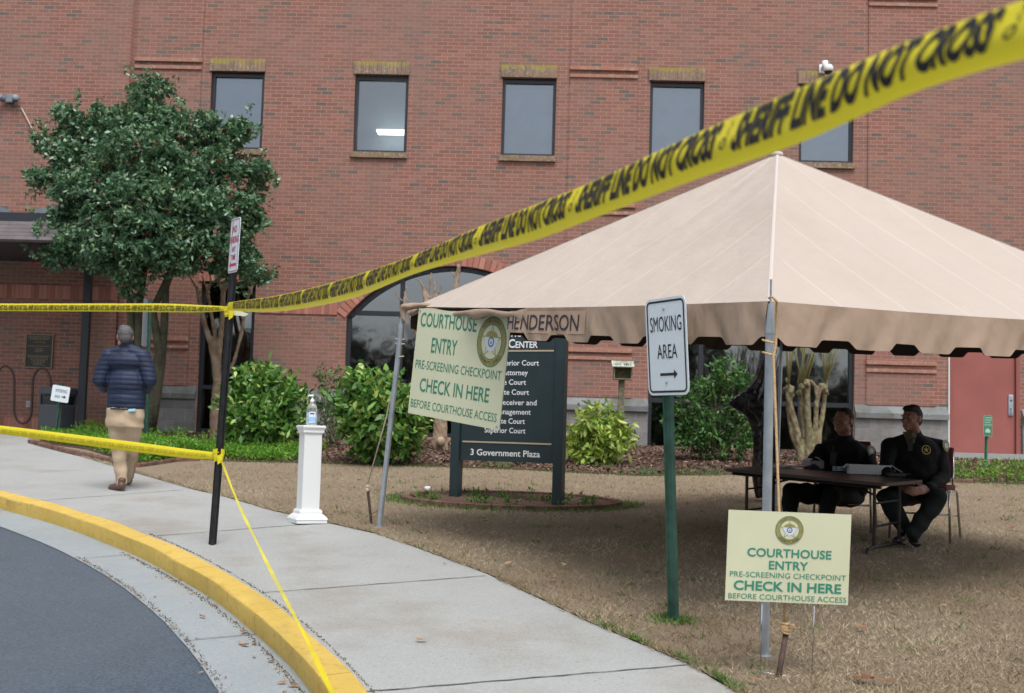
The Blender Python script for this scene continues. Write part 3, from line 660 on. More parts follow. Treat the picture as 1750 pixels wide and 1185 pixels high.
r = empty('outlet_cover', p, 'small grey outlet cover on the brick behind the bicycle rack', 'outlet cover')
MB().box(p+V(0, -.03, 0), (.075, .06, .12), bev=.012).build('box', mat('pale grey metal', (.45, .47, .50), .5), r)
MB().box(p+V(0, -.064, .01), (.05, .008, .07), bev=.003).build('flap', mat('grey metal', (.33, .35, .38), .5), r)

# bare trees across the street, seen only as reflections in the ground floor windows
def bare_tree(x, y, h, seed, lab):
    rr = random.Random(seed); mb = MB(); zb = H0+SL*y
    def br(p, d, L, r0, lv):
        n = 3; pts = [p]; rs = [r0]
        for i in range(n):
            d = (d+V(rr.uniform(-.18, .18), rr.uniform(-.18, .18), rr.uniform(-.03, .14))).normalized(); p = p+d*L/n; pts.append(p); rs.append(r0*(1-.45*(i+1)/n))
        mb.tube(pts, rs, 5 if lv else 9, cap=False)
        if lv < 5:
            for k in range(3 if lv < 4 else 4):
                a = rr.uniform(0, 2*pi); s = rr.uniform(.4, .85); q_ = (d+V(cos(a)*s, sin(a)*s, rr.uniform(-.1, .4))).normalized()
                br(pts[-1] if k else pts[-1], q_, L*rr.uniform(.6, .78), rs[-1]*.75, lv+1)
    br(V(x, y, zb-.1), V(0, 0, 1), h*.27, h*.022, 0)
    tag(mb.build('bare_tree', MT['bark']), lab, 'tree')
bare_tree(-4.5, -13, 11, 1, 'tall bare tree across the street reflected in the left arched window')
bare_tree(9.5, -16, 12, 2, 'tall bare tree across the street reflected in the right arched window')
bare_tree(2.5, -20, 10, 3, 'bare tree across the street between its two taller neighbours')
bare_tree(-9, -11, 9, 5, 'leaning bare tree across the street reflected in the tall narrow window')
# ------------------------------------------------------------------ signs
def frame_axes(pL, pR):            # vertical board through two ground-plan points
    ex = V(pR.x-pL.x, pR.y-pL.y, 0).normalized(); ey = V(0, 0, 1); return ex, ey, ex.cross(ey)*-1
def star_pts(R, r_, n=5, a0=pi/2): return [((R if i % 2 == 0 else r_)*cos(a0+pi*i/n), (R if i % 2 == 0 else r_)*sin(a0+pi*i/n)) for i in range(2*n)]
def badge(parent, org, ex, ey, R, tiny=False):
    n = ex.cross(ey); par = parent
    def plate(pts, d, m, nm, t=.0012): return MB().plate(org+n*d, ex, ey, pts, t, n)
    a = MB(); a.plate(org+n*.003, ex, ey, circ(R, 48), .003, n); bo = a.build('badge', MT['gold'], par)
    e = MB(); k = 48
    for rr_, w_ in ((R*.985, R*.03), (R*.70, R*.03)):
        o1, o2 = circ(rr_, k), circ(rr_-w_, k); e.add([org+n*.0045+ex*x+ey*y for x, y in o1+o2], [(i, (i+1) % k, (i+1) % k+k, i+k) for i in range(k)])
    e.build('badge_ring', MT['tealink'], par)
    b = MB()
    b.plate(org+n*.0040, ex, ey, circ(R*.67, 40), .0005, n); b.build('badge_field', MT['cream'], par)
    s = MB(); s.plate(org+n*.0052, ex, ey, star_pts(R*.70, R*.29), .0006, n); s.build('badge_star', MT['gold'], par)
    s = MB(); s.plate(org+n*.0056, ex, ey, star_pts(R*.60, R*.22), .0003, n); s.build('badge_star_field', MT['cream'], par)
    s = MB(); s.plate(org+n*.0062, ex, ey, [(R*.52, R*.17), (-R*.52, R*.17), (-R*.24, -R*.3), (0, -R*.42), (R*.24, -R*.3)], .0006, n); s.build('badge_shield', MT['bwhite'], par)
    s = MB(); o1, o2 = circ(R*.2, 30), circ(R*.145, 30); s.add([org+n*.0070+ex*x+ey*y for x, y in o1+o2], [(i, (i+1) % 30, (i+1) % 30+30, i+30) for i in range(30)])
    s.plate(org+n*.0070, ex, ey, [(-R*.05, -R*.07), (R*.05, -R*.07), (0, R*.07)], .0003, n); s.build('badge_seal', MT['navyink'], par)
    s = MB()      # hat-like arc over the star
    pts = [(R*.42*cos(t), R*.20+R*.24*sin(t)) for t in [pi*i/12 for i in range(13)]]; s.plate(org+n*.0058, ex, ey, pts, .0005, n); s.build('badge_arc', MT['gold'], par)
    # ring lettering, letter by letter round the circle
    L = MB()
    for word, top in (('FLOYD COUNTY', True), ("SHERIFF'S OFFICE", False)):
        span = radians(105); m = len(word)
        for i, ch in enumerate(word):
            if ch == ' ': continue
            f = (i+.5)/m-.5; a_ = (pi/2-f*span) if top else (-pi/2+f*span); rr_ = R*.84
            c = org+ex*(rr_*cos(a_))+ey*(rr_*sin(a_)); up = (ex*cos(a_)+ey*sin(a_))*(1 if top else -1); rx = (ex*sin(a_)-ey*cos(a_))*(1 if top else -1)
            h = R*.13; text(L, ch, c-up*h/2, rx, up, -h*.33, h*.33, 0, h, off=.0045)
    L.build('badge_lettering', mat_dk, par)
mat_dk = mat('badge brown lettering', (.12, .10, .03), .6)

# --- large banner board tied to the tent's left corner
zL = FPX/192
c = [D(700, 525, FPX/199), D(697, 706, FPX/199), D(860, 735, FPX/217), D(865, 540, FPX/217)]
tl, bl, br_, tr_ = c; o0 = bl
ex = ((br_-bl)+(tr_-tl)).normalized(); ex = V(ex.x, ex.y, 0).normalized(); ey = V(0, 0, 1)
Wd = ((br_-bl)+(tr_-tl)).length/2; Hd = ((tl-bl).length+(tr_-br_).length)/2
Wd *= .955; sk = ((br_-bl).dot(ey)/Wd+(tr_-tl).dot(ey)/Wd)/2; ex = (ex+ey*sk).normalized(); ey = (ey-ex*ex.z).normalized(); nn = ex.cross(ey)
r = empty('banner_board', bl, 'large cream board reading COURTHOUSE ENTRY hung at the left corner of the tent', 'sign')
mb = MB(); mb.plate(bl, ex, ey, rrect(Wd, Hd, .006, 2, Wd/2, Hd/2), .008, nn); mb.build('board', MT['cream'], r)
L = MB()
def bt(s, x0, x1, y, cap, bold=.012): text(L, s, bl, ex, ey, Wd*x0, Wd*x1, Hd*y, Hd*cap, bold=bold)
bt('COURTHOUSE', .035, .66, .835, .135); bt('ENTRY', .19, .475, .60, .145); bt('PRE-SCREENING CHECKPOINT', .03, .965, .435, .085, 0)
bt('CHECK IN HERE', .105, .865, .225, .13)
text(L, 'BEFORE COURTHOUSE ACCESS', bl, ex, ey, Wd*.025, Wd*.965, Hd*.065, Hd*.08, bold=0)
L.build('lettering', MT['tealink'], r)
bo = bl+ex*Wd*.83+ey*Hd*.76
badge(r, bo, ex*.84, ey, Hd*.225)
# grommet
mb = MB()
for x, y in ((.975, .025), (.975, .975), (.02, .975)): mb.lathe(bl+ex*Wd*x+ey*Hd*y, [(.004, .002), (.011, .004), (.011, 0)], 12, R=Matrix((ex, ey, nn)).transposed())
mb.build('grommet', MT['steel'], r)

# --- yard sign on wire stakes
zs = FPX/338
A, Bq, Cq, Dq = D(1241, 872, zs), D(1450, 880, zs), D(1450, 1035, zs), D(1239, 1026, zs)
ex = (Bq-A+Cq-Dq).normalized(); ey = (A-Dq+Bq-Cq); ey = (ey-ex*ey.dot(ex)).normalized(); nn = ex.cross(ey)
Wd = ((Bq-A).length+(Cq-Dq).length)/2; Hd = ((A-Dq).length+(Bq-Cq).length)/2
r = empty('yard_sign', G(1345, 1158), 'small cream COURTHOUSE ENTRY sign on wire stakes in the lawn by the near tent pole', 'sign')
mb = MB(); mb.plate(Dq, ex, ey, [(0, 0), (Wd, 0), (Wd, Hd), (0, Hd)], .005, nn); mb.build('board', MT['cream'], r)
L = MB()
for s, x0, x1, y, cap, bd in (('COURTHOUSE', .165, .85, .50, .095, .02), ('ENTRY', .345, .665, .365, .095, .02), ('PRE-SCREENING CHECKPOINT', .03, .975, .268, .062, .0), ('CHECK IN HERE', .065, .94, .125, .105, .025), ('BEFORE COURTHOUSE ACCESS', .025, .985, .025, .062, .0)):
    text(L, s, Dq, ex, ey, Wd*x0, Wd*x1, Hd*y, Hd*cap, bold=bd)
L.build('lettering', mat('teal lettering', (.03, .25, .17), .5), r)
badge(r, Dq+ex*Wd*.5+ey*Hd*.805, ex, ey, Hd*.155)
mb = MB()
for u0, u1, v1 in ((1303, 1299, 1170), (1393, 1386, 1182)):
    mb.tube([D(u0, 1000, zs+.02), D(u1, v1, zs)], .0032, 6)
mb.tube([D(1298, 1148, zs), D(1320, 1152, zs), D(1345, 1156, zs), D(1387, 1156, zs)], .0028, 6); mb.build('wire_stake', MT['chrome'], r, True)

# --- smoking area sign on green channel post
pb = G(1150, 1064); zp = (pb-CAM).dot(fw)
top = D(1137, 512, zp)
r = empty('smoking_area_sign', pb, 'white SMOKING AREA sign with right arrow on the tall green post before the tent', 'sign')
def upost(mb, p0, p1, w_=.05, d=.03, ang=0):
    ax = (p1-p0); L_ = ax.length; z = ax.normalized(); x = V(cos(ang), sin(ang), 0); x = (x-z*x.dot(z)).normalized(); y = z.cross(x)
    prof_ = [(-w_/2, 0), (-w_*.32, 0), (-w_*.2, -d), (w_*.2, -d), (w_*.32, 0), (w_/2, 0), (w_/2, .004), (w_*.28, .004), (w_*.15, -d+.005), (-w_*.15, -d+.005), (-w_*.28, .004), (-w_/2, .004)]
    k = len(prof_); mb.add([p+x*a+y*b for p in (p0-z*.15, p1) for a, b in prof_], [(i, (i+1) % k, (i+1) % k+k, i+k) for i in range(k)]+[tuple(range(k))[::-1], tuple(range(k, 2*k))])
    return z
mb = MB(); upost(mb, pb, top, .072, .04, radians(35)); mb.build('post', MT['green'], r)
zc = zp-.06
TL, TR, BL, BR = D(1105, 513, zc+.17), D(1172, 504.5, zc-.19), D(1106, 677, zc+.17), D(1177, 674, zc-.19)
ex = (TR-TL+BR-BL).normalized(); ey = (TL-BL+TR-BR); ey = (ey-ex*ey.dot(ex)).normalized(); nn = ex.cross(ey); cS = (TL+TR+BL+BR)/4
Wd, Hd = ((TR-TL).length+(BR-BL).length)/2, ((TL-BL).length+(TR-BR).length)/2
print('smoking sign size', Wd, Hd)
mb = MB(); mb.plate(cS, ex, ey, rrect(Wd, Hd, .045, 6), .004, nn); pn = mb.build('sign_panel', MT['signwhite'], r)
def border(mb, c, ex, ey, nn, W1, H1, r1, t, off):
    o1, o2 = rrect(W1, H1, r1, 6), rrect(W1-2*t, H1-2*t, max(r1-t, .002), 6); k = len(o1)
    mb.add([c+nn*off+ex*x+ey*y for x, y in o1+o2], [(i, (i+1) % k, (i+1) % k+k, i+k) for i in range(k)])
L = MB(); border(L, cS, ex, ey, nn, Wd-.03, Hd-.03, .035, .012, .0022)
o0 = cS-ex*Wd/2-ey*Hd/2
text(L, 'SMOKING', o0, ex, ey, Wd*.115, Wd*.885, Hd*.655, Hd*.165, bold=.0)
text(L, 'AREA', o0, ex, ey, Wd*.265, Wd*.76, Hd*.375, Hd*.155, bold=.0)
ay = Hd*.213; L.plate(o0+nn*.002, ex, ey, [(Wd*.32, ay-.008), (Wd*.66, ay-.008), (Wd*.66, ay-.026), (Wd*.745, ay), (Wd*.66, ay+.026), (Wd*.66, ay+.008), (Wd*.32, ay+.008)], .001, nn)
L.build('lettering', MT['ink'], r)
mb = MB()
for y in (.885, .13): mb.lathe(o0+ex*Wd*.47+ey*Hd*y, [(.009, .001), (.009, .006), (.004, .009)], 8, R=Matrix((ex, ey, nn)).transposed())
mb.build('bolt', MT['steel'], r)

# --- no parking post (black) with sign
pb2 = G(363, 931); zp2 = (pb2-CAM).dot(fw)
r = empty('no_parking_sign', pb2, 'white NO PARKING sign with red lettering on the leaning black post by the kerb', 'sign')
pt = D(405, 380, zp2)
mb = MB(); upost(mb, pb2, pt, .062, .035, radians(10)); mb.build('post', MT['black_post'], r)
zc = zp2-.06
TL, TR, BL, BR = D(396, 376, zc+.10), D(412.5, 370, zc-.10), D(388, 468, zc+.10), D(404, 465, zc-.10)
ex = (TR-TL+BR-BL).normalized(); ey = (TL-BL+TR-BR); ey = (ey-ex*ey.dot(ex)).normalized(); nn = ex.cross(ey); cS = (TL+TR+BL+BR)/4
Wd, Hd = ((TR-TL).length+(BR-BL).length)/2, ((TL-BL).length+(TR-BR).length)/2
print('no parking size', Wd, Hd)
mb = MB(); mb.plate(cS, ex, ey, rrect(Wd, Hd, .03, 5), .004, nn); mb.build('sign_panel', MT['signwhite'], r)
L = MB(); border(L, cS, ex, ey, nn, Wd-.016, Hd-.016, .022, .007, .0022); o0 = cS-ex*Wd/2-ey*Hd/2
for s, a, b, y, cap in (('NO', .28, .72, .745, .125), ('PARKING', .1, .9, .55, .125), ('ANY', .3, .7, .385, .10), ('TIME', .28, .74, .235, .10)): text(L, s, o0, ex, ey, Wd*a, Wd*b, Hd*y, Hd*cap, bold=.02)
ay = Hd*.145; L.plate(o0+nn*.002, ex, ey, [(Wd*.14, ay), (Wd*.3, ay+.028), (Wd*.3, ay+.011), (Wd*.84, ay+.011), (Wd*.84, ay-.011), (Wd*.3, ay-.011), (Wd*.3, ay-.028)], .001, nn)
L.build('lettering', MT['red'], r)

# --- dark green courthouse directory sign
pL, pR = G(778, 853), G(953.5, 868)
ex, ey = V(pR.x-pL.x, pR.y-pL.y, 0).normalized(), V(0, 0, 1); nn = ex.cross(ey)
r = empty('directory_sign', (pL+pR)/2, 'dark green courthouse directory sign with white lettering standing in the oval brick edged bed', 'sign')
pw = .105; span = (V(pR.x, pR.y, 0)-V(pL.x, pL.y, 0)).length
ztop = PL(953, 572, pR, nn).z
Rz = Matrix((ex, -nn, ey)).transposed()
for p, nm in ((pL, 0), (pR, 1)):
    mb = MB(); zb = p.z-.1; zt2 = ztop+.12; mb.box(V(p.x, p.y, (zb+zt2)/2), (pw, pw, zt2-zb), mat=Rz, bev=.006); mb.box(V(p.x, p.y, zt2+.015), (pw+.02, pw+.02, .03), mat=Rz, bev=.004); mb.build('post', MT['greenpanel'], r)
zbm = PL(860, 789, pL, nn).z
mid = (pL+pR)/2; pnw = span-pw-.004
mb = MB(); mb.box(V(mid.x, mid.y, (zbm+ztop)/2), (pnw, .05, ztop-zbm), mat=Rz); mb.build('panel', MT['greenpanel'], r)
fr0 = V(mid.x, mid.y, 0)+nn*.025; o0 = fr0-ex*pnw/2
def loc(u, v): p = PL(u, v, fr0, nn)-o0; return p.dot(ex), p.z
L = MB()
def ln(s, u0, u1, v, cap=9.5, bold=.008):
    a, z = loc(u0, v+(.028*(u0-890))); b, _ = loc(u1, v); c_ = cap/162
    L = MB(); text(L, s, o0, ex, ey, a, b, z, c_, bold=bold); L.build('lettering', MT['white'], r)
ln('Clerk of Superior Court', 806, 921, 627, 9.5); ln('District Attorney', 822, 902, 643, 9.5); ln('Juvenile Court', 829, 899, 659, 9.5); ln('Magistrate Court', 822, 904, 676, 9.5)
ln('Receiver and', 852, 917, 693, 9.5); ln('Management', 845, 907, 709, 9.5); ln('Probate Court', 830, 897, 725, 9.5); ln('Superior Court', 828, 898, 741, 9.5)
ln('3 Government Plaza', 804, 923, 780, 11, .015); ln('C', 869, 880, 595, 15, .02); ln('ENTER', 881, 919, 595, 11.5, .02); ln('JUDICIAL', 800, 866, 595, 11.5, .02); ln('HO', 874, 893, 576, 11.5, .02)
mb = MB()
for v in (600, 757):
    _, z = loc(865, v); mb.box(o0+ex*pnw/2+nn*.003+V(0, 0, z), (pnw-.05, .006, .016), mat=Rz)
mb.build('stripe', MT['tan'], r)

# --- small smoking sign by the trash can, green post by the holly, little green sign by the door
pb3 = G(93, 757)
r = empty('small_smoking_sign', pb3, 'small tilted white SMOKING AREA sign on a leaning green post beside the trash can', 'sign')
z3 = (pb3-CAM).dot(fw); mb = MB(); upost(mb, pb3, D(106, 655, z3), .05, .03, .1); mb.build('post', MT['green'], r)
TL, TR, BL, BR = D(91, 657, z3-.05), D(121, 662, z3-.05), D(86, 684, z3-.05), D(115, 690.5, z3-.05)
ex = (TR-TL).normalized(); ey = (TL-BL); ey = (ey-ex*ey.dot(ex)).normalized(); nn = ex.cross(ey); cS = (TL+TR+BL+BR)/4; Wd, Hd = (TR-TL).length, (TL-BL).length
mb = MB(); mb.plate(cS, ex, ey, rrect(Wd, Hd, .02, 4), .003, nn); mb.build('sign_panel', MT['signwhite'], r)
o0 = cS-ex*Wd/2-ey*Hd/2; L = MB(); text(L, 'SMOKING', o0, ex, ey, Wd*.2, Wd*.85, Hd*.58, Hd*.22, bold=0); text(L, 'AREA', o0, ex, ey, Wd*.2, Wd*.5, Hd*.22, Hd*.2, bold=0)
L.plate(o0+nn*.002, ex, ey, [(Wd*.58, Hd*.3), (Wd*.72, Hd*.3), (Wd*.72, Hd*.22), (Wd*.84, Hd*.33), (Wd*.72, Hd*.44), (Wd*.72, Hd*.36), (Wd*.58, Hd*.36)], .001, nn); L.build('lettering', MT['ink'], r)
pb4 = G(249, 764); z4 = (pb4-CAM).dot(fw)
r = empty('edge_on_sign', pb4, 'green channel post with a sign seen edge on beside the walking man', 'sign post')
mb = MB(); upost(mb, pb4, D(256, 512, z4), .065, .035, .5); mb.build('post', MT['green'], r)
mb = MB(); a, b = D(252.5, 512, z4-.05), D(249, 592, z4-.05); mb.box((a+b)/2, (.30, .004, (a-b).length), mat=Matrix.Rotation(radians(86), 3, 'Z')); mb.build('sign_panel', mat('grey sign back', (.30, .36, .40), .45, .3), r)
pb5 = G(1684, 808); z5 = (pb5-CAM).dot(fw)
r = empty('small_green_sign', pb5, 'small faded green sign with pale lettering on a short post before the red door', 'sign')
mb = MB(); upost(mb, pb5, D(1687, 712, z5), .05, .03, .2); mb.build('post', MT['oldgreen'], r)
cS = D(1688, 728, z5-.045); ex, ey = V(1, .25, 0).normalized(), V(0, 0, 1); nn = ex.cross(ey); Wd, Hd = .15, .31
mb = MB(); mb.plate(cS, ex, ey, rrect(Wd, Hd, .02, 4), .003, nn); mb.build('sign_panel', MT['oldgreen'], r)
L = MB(); border(L, cS, ex, ey, nn, Wd-.008, Hd-.008, .018, .004, .002); rr = random.Random(5)
for y in (.11, .075, .04, .005):
    x = -.05
    while x < .045: l = rr.uniform(.008, .02); L.plate(cS+nn*.002, ex, ey, [(x, y), (x+l, y), (x+l, y+.016), (x, y+.016)], .0005, nn); x += l+.006
L.plate(cS+nn*.002, ex, ey, [(-.04, -.10), (.04, -.10), (.04, -.06), (.0, -.035), (-.04, -.06)], .0005, nn)
L.build('lettering', mat('pale green lettering', (.4, .55, .45), .6), r)

# --- little roofed box on a wooden post
pb6 = D(1060, 726, FPX/113); pb6.z = zz(pb6.y, 0); z6 = (pb6-CAM).dot(fw)
t6 = D(1063, 650, z6)
r = empty('roofed_box', pb6, 'little weathered wooden box with a sloping metal roof on a wooden post', 'post box')
mb = MB(); mb.box((pb6+t6)/2, (.09, .09, (t6-pb6).length), bev=.004); mb.build('post', MT['wood'], r)
c = D(1064, 637, z6); mb = MB()
for dx in (-.13, .13): mb.box(c+V(dx, 0, 0), (.02, .2, .22), bev=.003)
mb.box(c+V(0, .09, 0), (.24, .02, .2)); mb.box(c+V(0, 0, -.10), (.24, .2, .02)); mb.build('box', MT['wood'], r)
mb = MB(); mb.box(c+V(0, -.02, .13), (.33, .29, .012), mat=Matrix.Rotation(radians(20), 3, 'X')); mb.box(c+V(0, -.12, .12), (.31, .012, .10)); mb.build('roof', mat('pale worn metal', (.48, .52, .44), .6, var=.3, vscale=20), r)
L = MB(); x = -.12
for ch in 'SMT BILL': text(L, ch, c+V(0, -.128, .10), V(1, 0, 0), V(0, 0, 1), x, x+.02, 0, .032, bold=0) if ch != ' ' else None; x += .032
L.build('lettering', MT['ink'], r)

# ------------------------------------------------------------------ pedestal and hand sanitiser
pp = G(525, 893); pp.z = zz(pp.y, 0)
r = empty('white_pedestal', pp, 'square white moulded column standing at the lawn edge of the sidewalk', 'pedestal')
RZ = Matrix.Rotation(radians(28), 3, 'Z'); 
def sqprof(mb, c, prof_, R):
    vs = []
    for h, z in prof_: vs += [c+R@V(x*h, y*h, z) for x, y in ((-1, -1), (1, -1), (1, 1), (-1, 1))]
    k = len(prof_); mb.add(vs, [(i*4+j, i*4+(j+1) % 4, (i+1)*4+(j+1) % 4, (i+1)*4+j) for i in range(k-1) for j in range(4)]+[(3, 2, 1, 0), tuple((k-1)*4+j for j in range(4))])
mb = MB(); sqprof(mb, pp, [(.142, 0), (.142, .03), (.148, .034), (.14, .05), (.115, .075), (.105, .08), (.104, .105), (.095, .12)], RZ); mb.build('base', MT['white'], r)
mb = MB(); sqprof(mb, pp, [(.082, .119), (.082, .80)], RZ); mb.build('shaft', MT['white'], r)
mb = MB(); sqprof(mb, pp, [(.084, .799), (.088, .81), (.096, .815), (.096, .835), (.103, .85), (.108, .86), (.108, .872), (.10, .878)], RZ); mb.build('capital', MT['white'], r)
ptop = pp+V(0, 0, .878); bc = ptop+V(.0, .01, 0)
r = empty('sanitizer_bottle', bc, 'clear pump bottle of hand sanitizer standing on the white column', 'bottle')
mb = MB(); mb.lathe(bc, [(.046, 0), (.05, .01), (.05, .15), (.046, .17), (.03, .195), (.017, .205), (.016, .215)], 24, sy=.75); mb.build('body', MT['clear'], r, True)
mb = MB(); mb.lathe(bc, [(.044, .004), (.0475, .012), (.0475, .115), (.044, .118)], 24, sy=.72); mb.build('gel', mat('sanitizer gel', (.62, .74, .80), .15, transl=0), r, True)
mb = MB(); mb.box(bc+V(.012, -.0405, .075), (.058, .002, .10)); lb = mb.build('label', mat('white label', (.75, .8, .9), .4), r)
mb = MB(); mb.box(bc+V(.012, -.0425, .055), (.056, .0015, .045)); mb.build('label_print', MT['label_blue'], r)
mb = MB(); mb.box(bc+V(.012, -.0425, .108), (.04, .0015, .012)); mb.build('label_title', MT['navyink'], r)
mb = MB(); mb.lathe(bc, [(.019, .205), (.019, .235), (.008, .24), (.006, .262), (.012, .264), (.012, .278)], 14); mb.tube([bc+V(.01, 0, .272), bc+V(-.03, 0, .273), bc+V(-.045, 0, .262)], [.011, .008, .006], 8); mb.build('pump', MT['white'], r, True)

# ------------------------------------------------------------------ trash can and bike rack
tc = G(100, 741); tc.y -= .1
r = empty('trash_can', tc, 'slate grey square trash can with open sides under the canopy', 'trash can')
RT = Matrix.Rotation(radians(-14), 3, 'Z')
mb = MB(); mb.box(tc+V(0, 0, .24), (.43, .42, .48), mat=RT, bev=.02)
for x in (-.20, .20):
    for y_ in (-.195, .195): mb.box(tc+RT@V(x, y_, .56), (.03, .03, .18), mat=RT)
mb.build('body', MT['trash'], r)
mb = MB(); mb.box(tc+V(0, 0, .55), (.38, .37, .16), mat=RT); mb.build('liner', MT['plastic_black'], r)
mb = MB(); mb.box(tc+V(0, 0, .70), (.46, .45, .13), mat=RT, bev=.04); mb.build('lid', MT['trash'], r)
z7 = FPX/100
r = empty('bicycle_rack', G(40, 748), 'brown wavy pipe bicycle rack in front of the plaque wall', 'bicycle rack')
pts = []
def arcp(u, v, ru, rv, a0, a1, n=12): return [D(u+ru*cos(a0+(a1-a0)*i/n), v-rv*sin(a0+(a1-a0)*i/n), z7) for i in range(n+1)]
pts += [D(-60, 735, z7), D(-60, 640, z7)]
pts = arcp(-47, 652, 14, 24, 0, pi)[::-1]+[D(-32, 700, z7)]+arcp(-17, 705, 14, 22, pi, 2*pi)
pts = [D(-62, 740, z7)]+arcp(-46.5, 650, 15.5, 26, pi, 0)+[D(-30, 695, z7)]+arcp(-15, 700, 14, 22, pi, 2*pi)[1:]
pts = arcp(9, 652, 15.5, 26, pi, 0)+arcp(39, 700, 15, 24, pi, 2*pi)[0:]+arcp(71.5, 656, 15.5, 26, pi, 0)+[D(86, 745, z7)]
pts = [D(-8, 742, z7)]+pts
mb = MB(); mb.tube(pts, .021, 10); mb.build('pipe', MT['rack'], r, True)
mb = MB()
for p in (pts[0], pts[-1]): mb.lathe(V(p.x, p.y, p.z-.04), [(.05, -.01), (.05, .01), (.025, .02)], 12)
mb.build('foot_plate', MT['rack'], r)
# ------------------------------------------------------------------ the tent
EH = 1.93
def eave(x, y, h=EH): return V(x, y, H(y)+h)
cN = eave(1.25, 6.68); cL = eave(-1.17, 10.8, 1.985); cR = eave(5.08, 9.18); cB = eave(2.63, 13.3)
PK = V(1.92, 9.99, 4.135)
T = empty('frame_tent', V(1.92, 9.99, H(9.99)), 'tan peaked canvas tent with scalloped valance over the officers\' table', 'tent')
def facept(a, b, s, t):       # s along the eave, t up to the peak
    e = a.lerp(b, s); p = e.lerp(PK, t)
    sag = -.05*sin(pi*t)*sin(pi*s); p = p+V(0, 0, sag)
    p = p+V(0, 0, -.022*(1-t)**3*abs(sin(pi*s)))
    p.z += .006*sin(s*23+t*9)*sin(pi*t)*sin(pi*s)
    return p
mb = MB(); FALL = []
for a, b in ((cN, cL), (cR, cN), (cB, cR), (cL, cB)):
    n, m = 40, 30; FALL += [(i/n)*(1-min(j/m, .996))+.5*min(j/m, .996) for j in range(m+1) for i in range(n+1)]; vs = [facept(a, b, i/n, min(j/m, .996)) for j in range(m+1) for i in range(n+1)]
    mb.add(vs, [(j*(n+1)+i, j*(n+1)+i+1, (j+1)*(n+1)+i+1, (j+1)*(n+1)+i) for j in range(m) for i in range(n)])
me = mb.mesh('roof'); at_ = me.attributes.new('fall', 'FLOAT', 'POINT'); at_.data.foreach_set('value', FALL); bm = bmesh.new(); bm.from_mesh(me); bmesh.ops.remove_doubles(bm, verts=bm.verts, dist=.002); bmesh.ops.recalc_face_normals(bm, faces=bm.faces); bm.to_mesh(me); bm.free()
roof = link_mesh('roof', me, MT['canvas'], T); auto_smooth(roof, 25)
me2 = me.copy(); me2.transform(Matrix.Translation((0, 0, -.012))); SHADE = mat('added tent shade', (.05, .036, .028), .9); link_mesh('shade_sheet', me2, SHADE, T, shift=False)  # added dark sheet under the roof, its colour standing for the shade inside
mb = MB(); mb.ball(PK+V(0, 0, -.01), (.05, .05, .03)); mb.build('peak_cap', MT['seam'], T, True)
sm = MB()
for a, b in ((cN, cL), (cR, cN)):
    nf = (b-a).cross(PK-a).normalized(); nf = nf if nf.z > 0 else -nf
    for k in ():
        s0 = k/8; top = 2*min(s0, 1-s0)*.985; P = []
        for j in range(13):
            t = top*j/12; s = (s0-t*.5)/(1-t) if t < .999 else .5
            p = facept(a, b, min(max(s, 0), 1), t)+nf*.007; P.append(p)
        d_ = (b-a).normalized()*.010
        vs = [q+e*d_ for q in P for e in (-1, 1)]; sm.add(vs, [(2*j, 2*j+1, 2*j+3, 2*j+2) for j in range(12)])
for c in (cN, cL, cR):         # webbing over the hips
    P = [c.lerp(PK, t/20)+V(0, 0, .004) for t in range(21)]; dd = (PK-c).cross(V(0, 0, 1)).normalized()*.022
    sm.add([q+e*dd*.5+V(0, 0, -.002-.004*abs(e)) for q in P for e in (-1, 0, 1)], [(3*j+k, 3*j+k+1, 3*j+k+4, 3*j+k+3) for j in range(20) for k in (0, 1)])
sm.build('seam', MT['seam'], T)
PER = .57
def vdepth(dist):
    x = ((dist-.51)/PER+.5) % 1-.5; x = abs(x)*PER
    k = 1-min(max((x-.09)/.075, 0), 1); k = k*k*(3-2*k)
    return .245-.047*k
def valance(a, b, fold=None, nm='valance'):
    L = (b-a).length; n = 260; m = 10; out = (b-a).cross(V(0, 0, 1)).normalized(); cen = PK-(a+b)/2
    if out.dot(cen) > 0: out = -out
    vs = []
    for i in range(n+1):
        s = i/n; e = facept(a, b, s, 0); d = vdepth(s*L); f = fold(s) if fold else 0
        for j in range(m+1):
            t = j/m; w_ = (.018*sin(s*L*7.3+1)+.012*sin(s*L*17+2+t*2)+.006*sin(s*L*31+t*5))*t*(1-.3*t)+.008
            p0 = e+out*(w_+.015*t)+V(0, 0, -d*t)
            if f > 0:      # rolled up under itself
                ang = t*pi*1.9; rr = .028+.007*sin(s*37)+.006*sin(s*71)
                tw = sin(s*L*6.5)*.5
                p1 = e+out*(rr*(.35+sin(ang+tw)*.9))+V(0, 0, -.02-rr*1.05*(1-cos(ang+tw))+.012*sin(s*29))
                p0 = p0.lerp(p1, f)
            vs.append(p0)
    mb = MB(); mb.add(vs, [(i*(m+1)+j, i*(m+1)+j+1, (i+1)*(m+1)+j+1, (i+1)*(m+1)+j) for i in range(n) for j in range(m)])
    mb.build(nm, MT['valance'], T, True)
    ml = MB(); ml.add([p-out*.006 for p in vs], mb.f); return ml.build('valance_shade_sheet', SHADE, T, True)  # added dark layer behind each valance, inner shade put into its colour
ss = lambda x: 0 if x < 0 else 1 if x > 1 else x*x*(3-2*x)
a, b = cN, cL
def spos(u):   # photo column -> s along the valance
    lo, hi = 0, 1
    for _ in range(40):
        mm = (lo+hi)/2; p = a.lerp(b, mm)-CAM; U = CX+FPX*p.dot(rt)/p.dot(fw)
        if U > u: lo = mm
        else: hi = mm
    return lo
S905, S865 = spos(908), spos(872)
valance(cN, cL, fold=lambda s: ss((s-S905)/(S865-S905)))
valance(cN, cR); valance(cR, cB); valance(cL, cB)
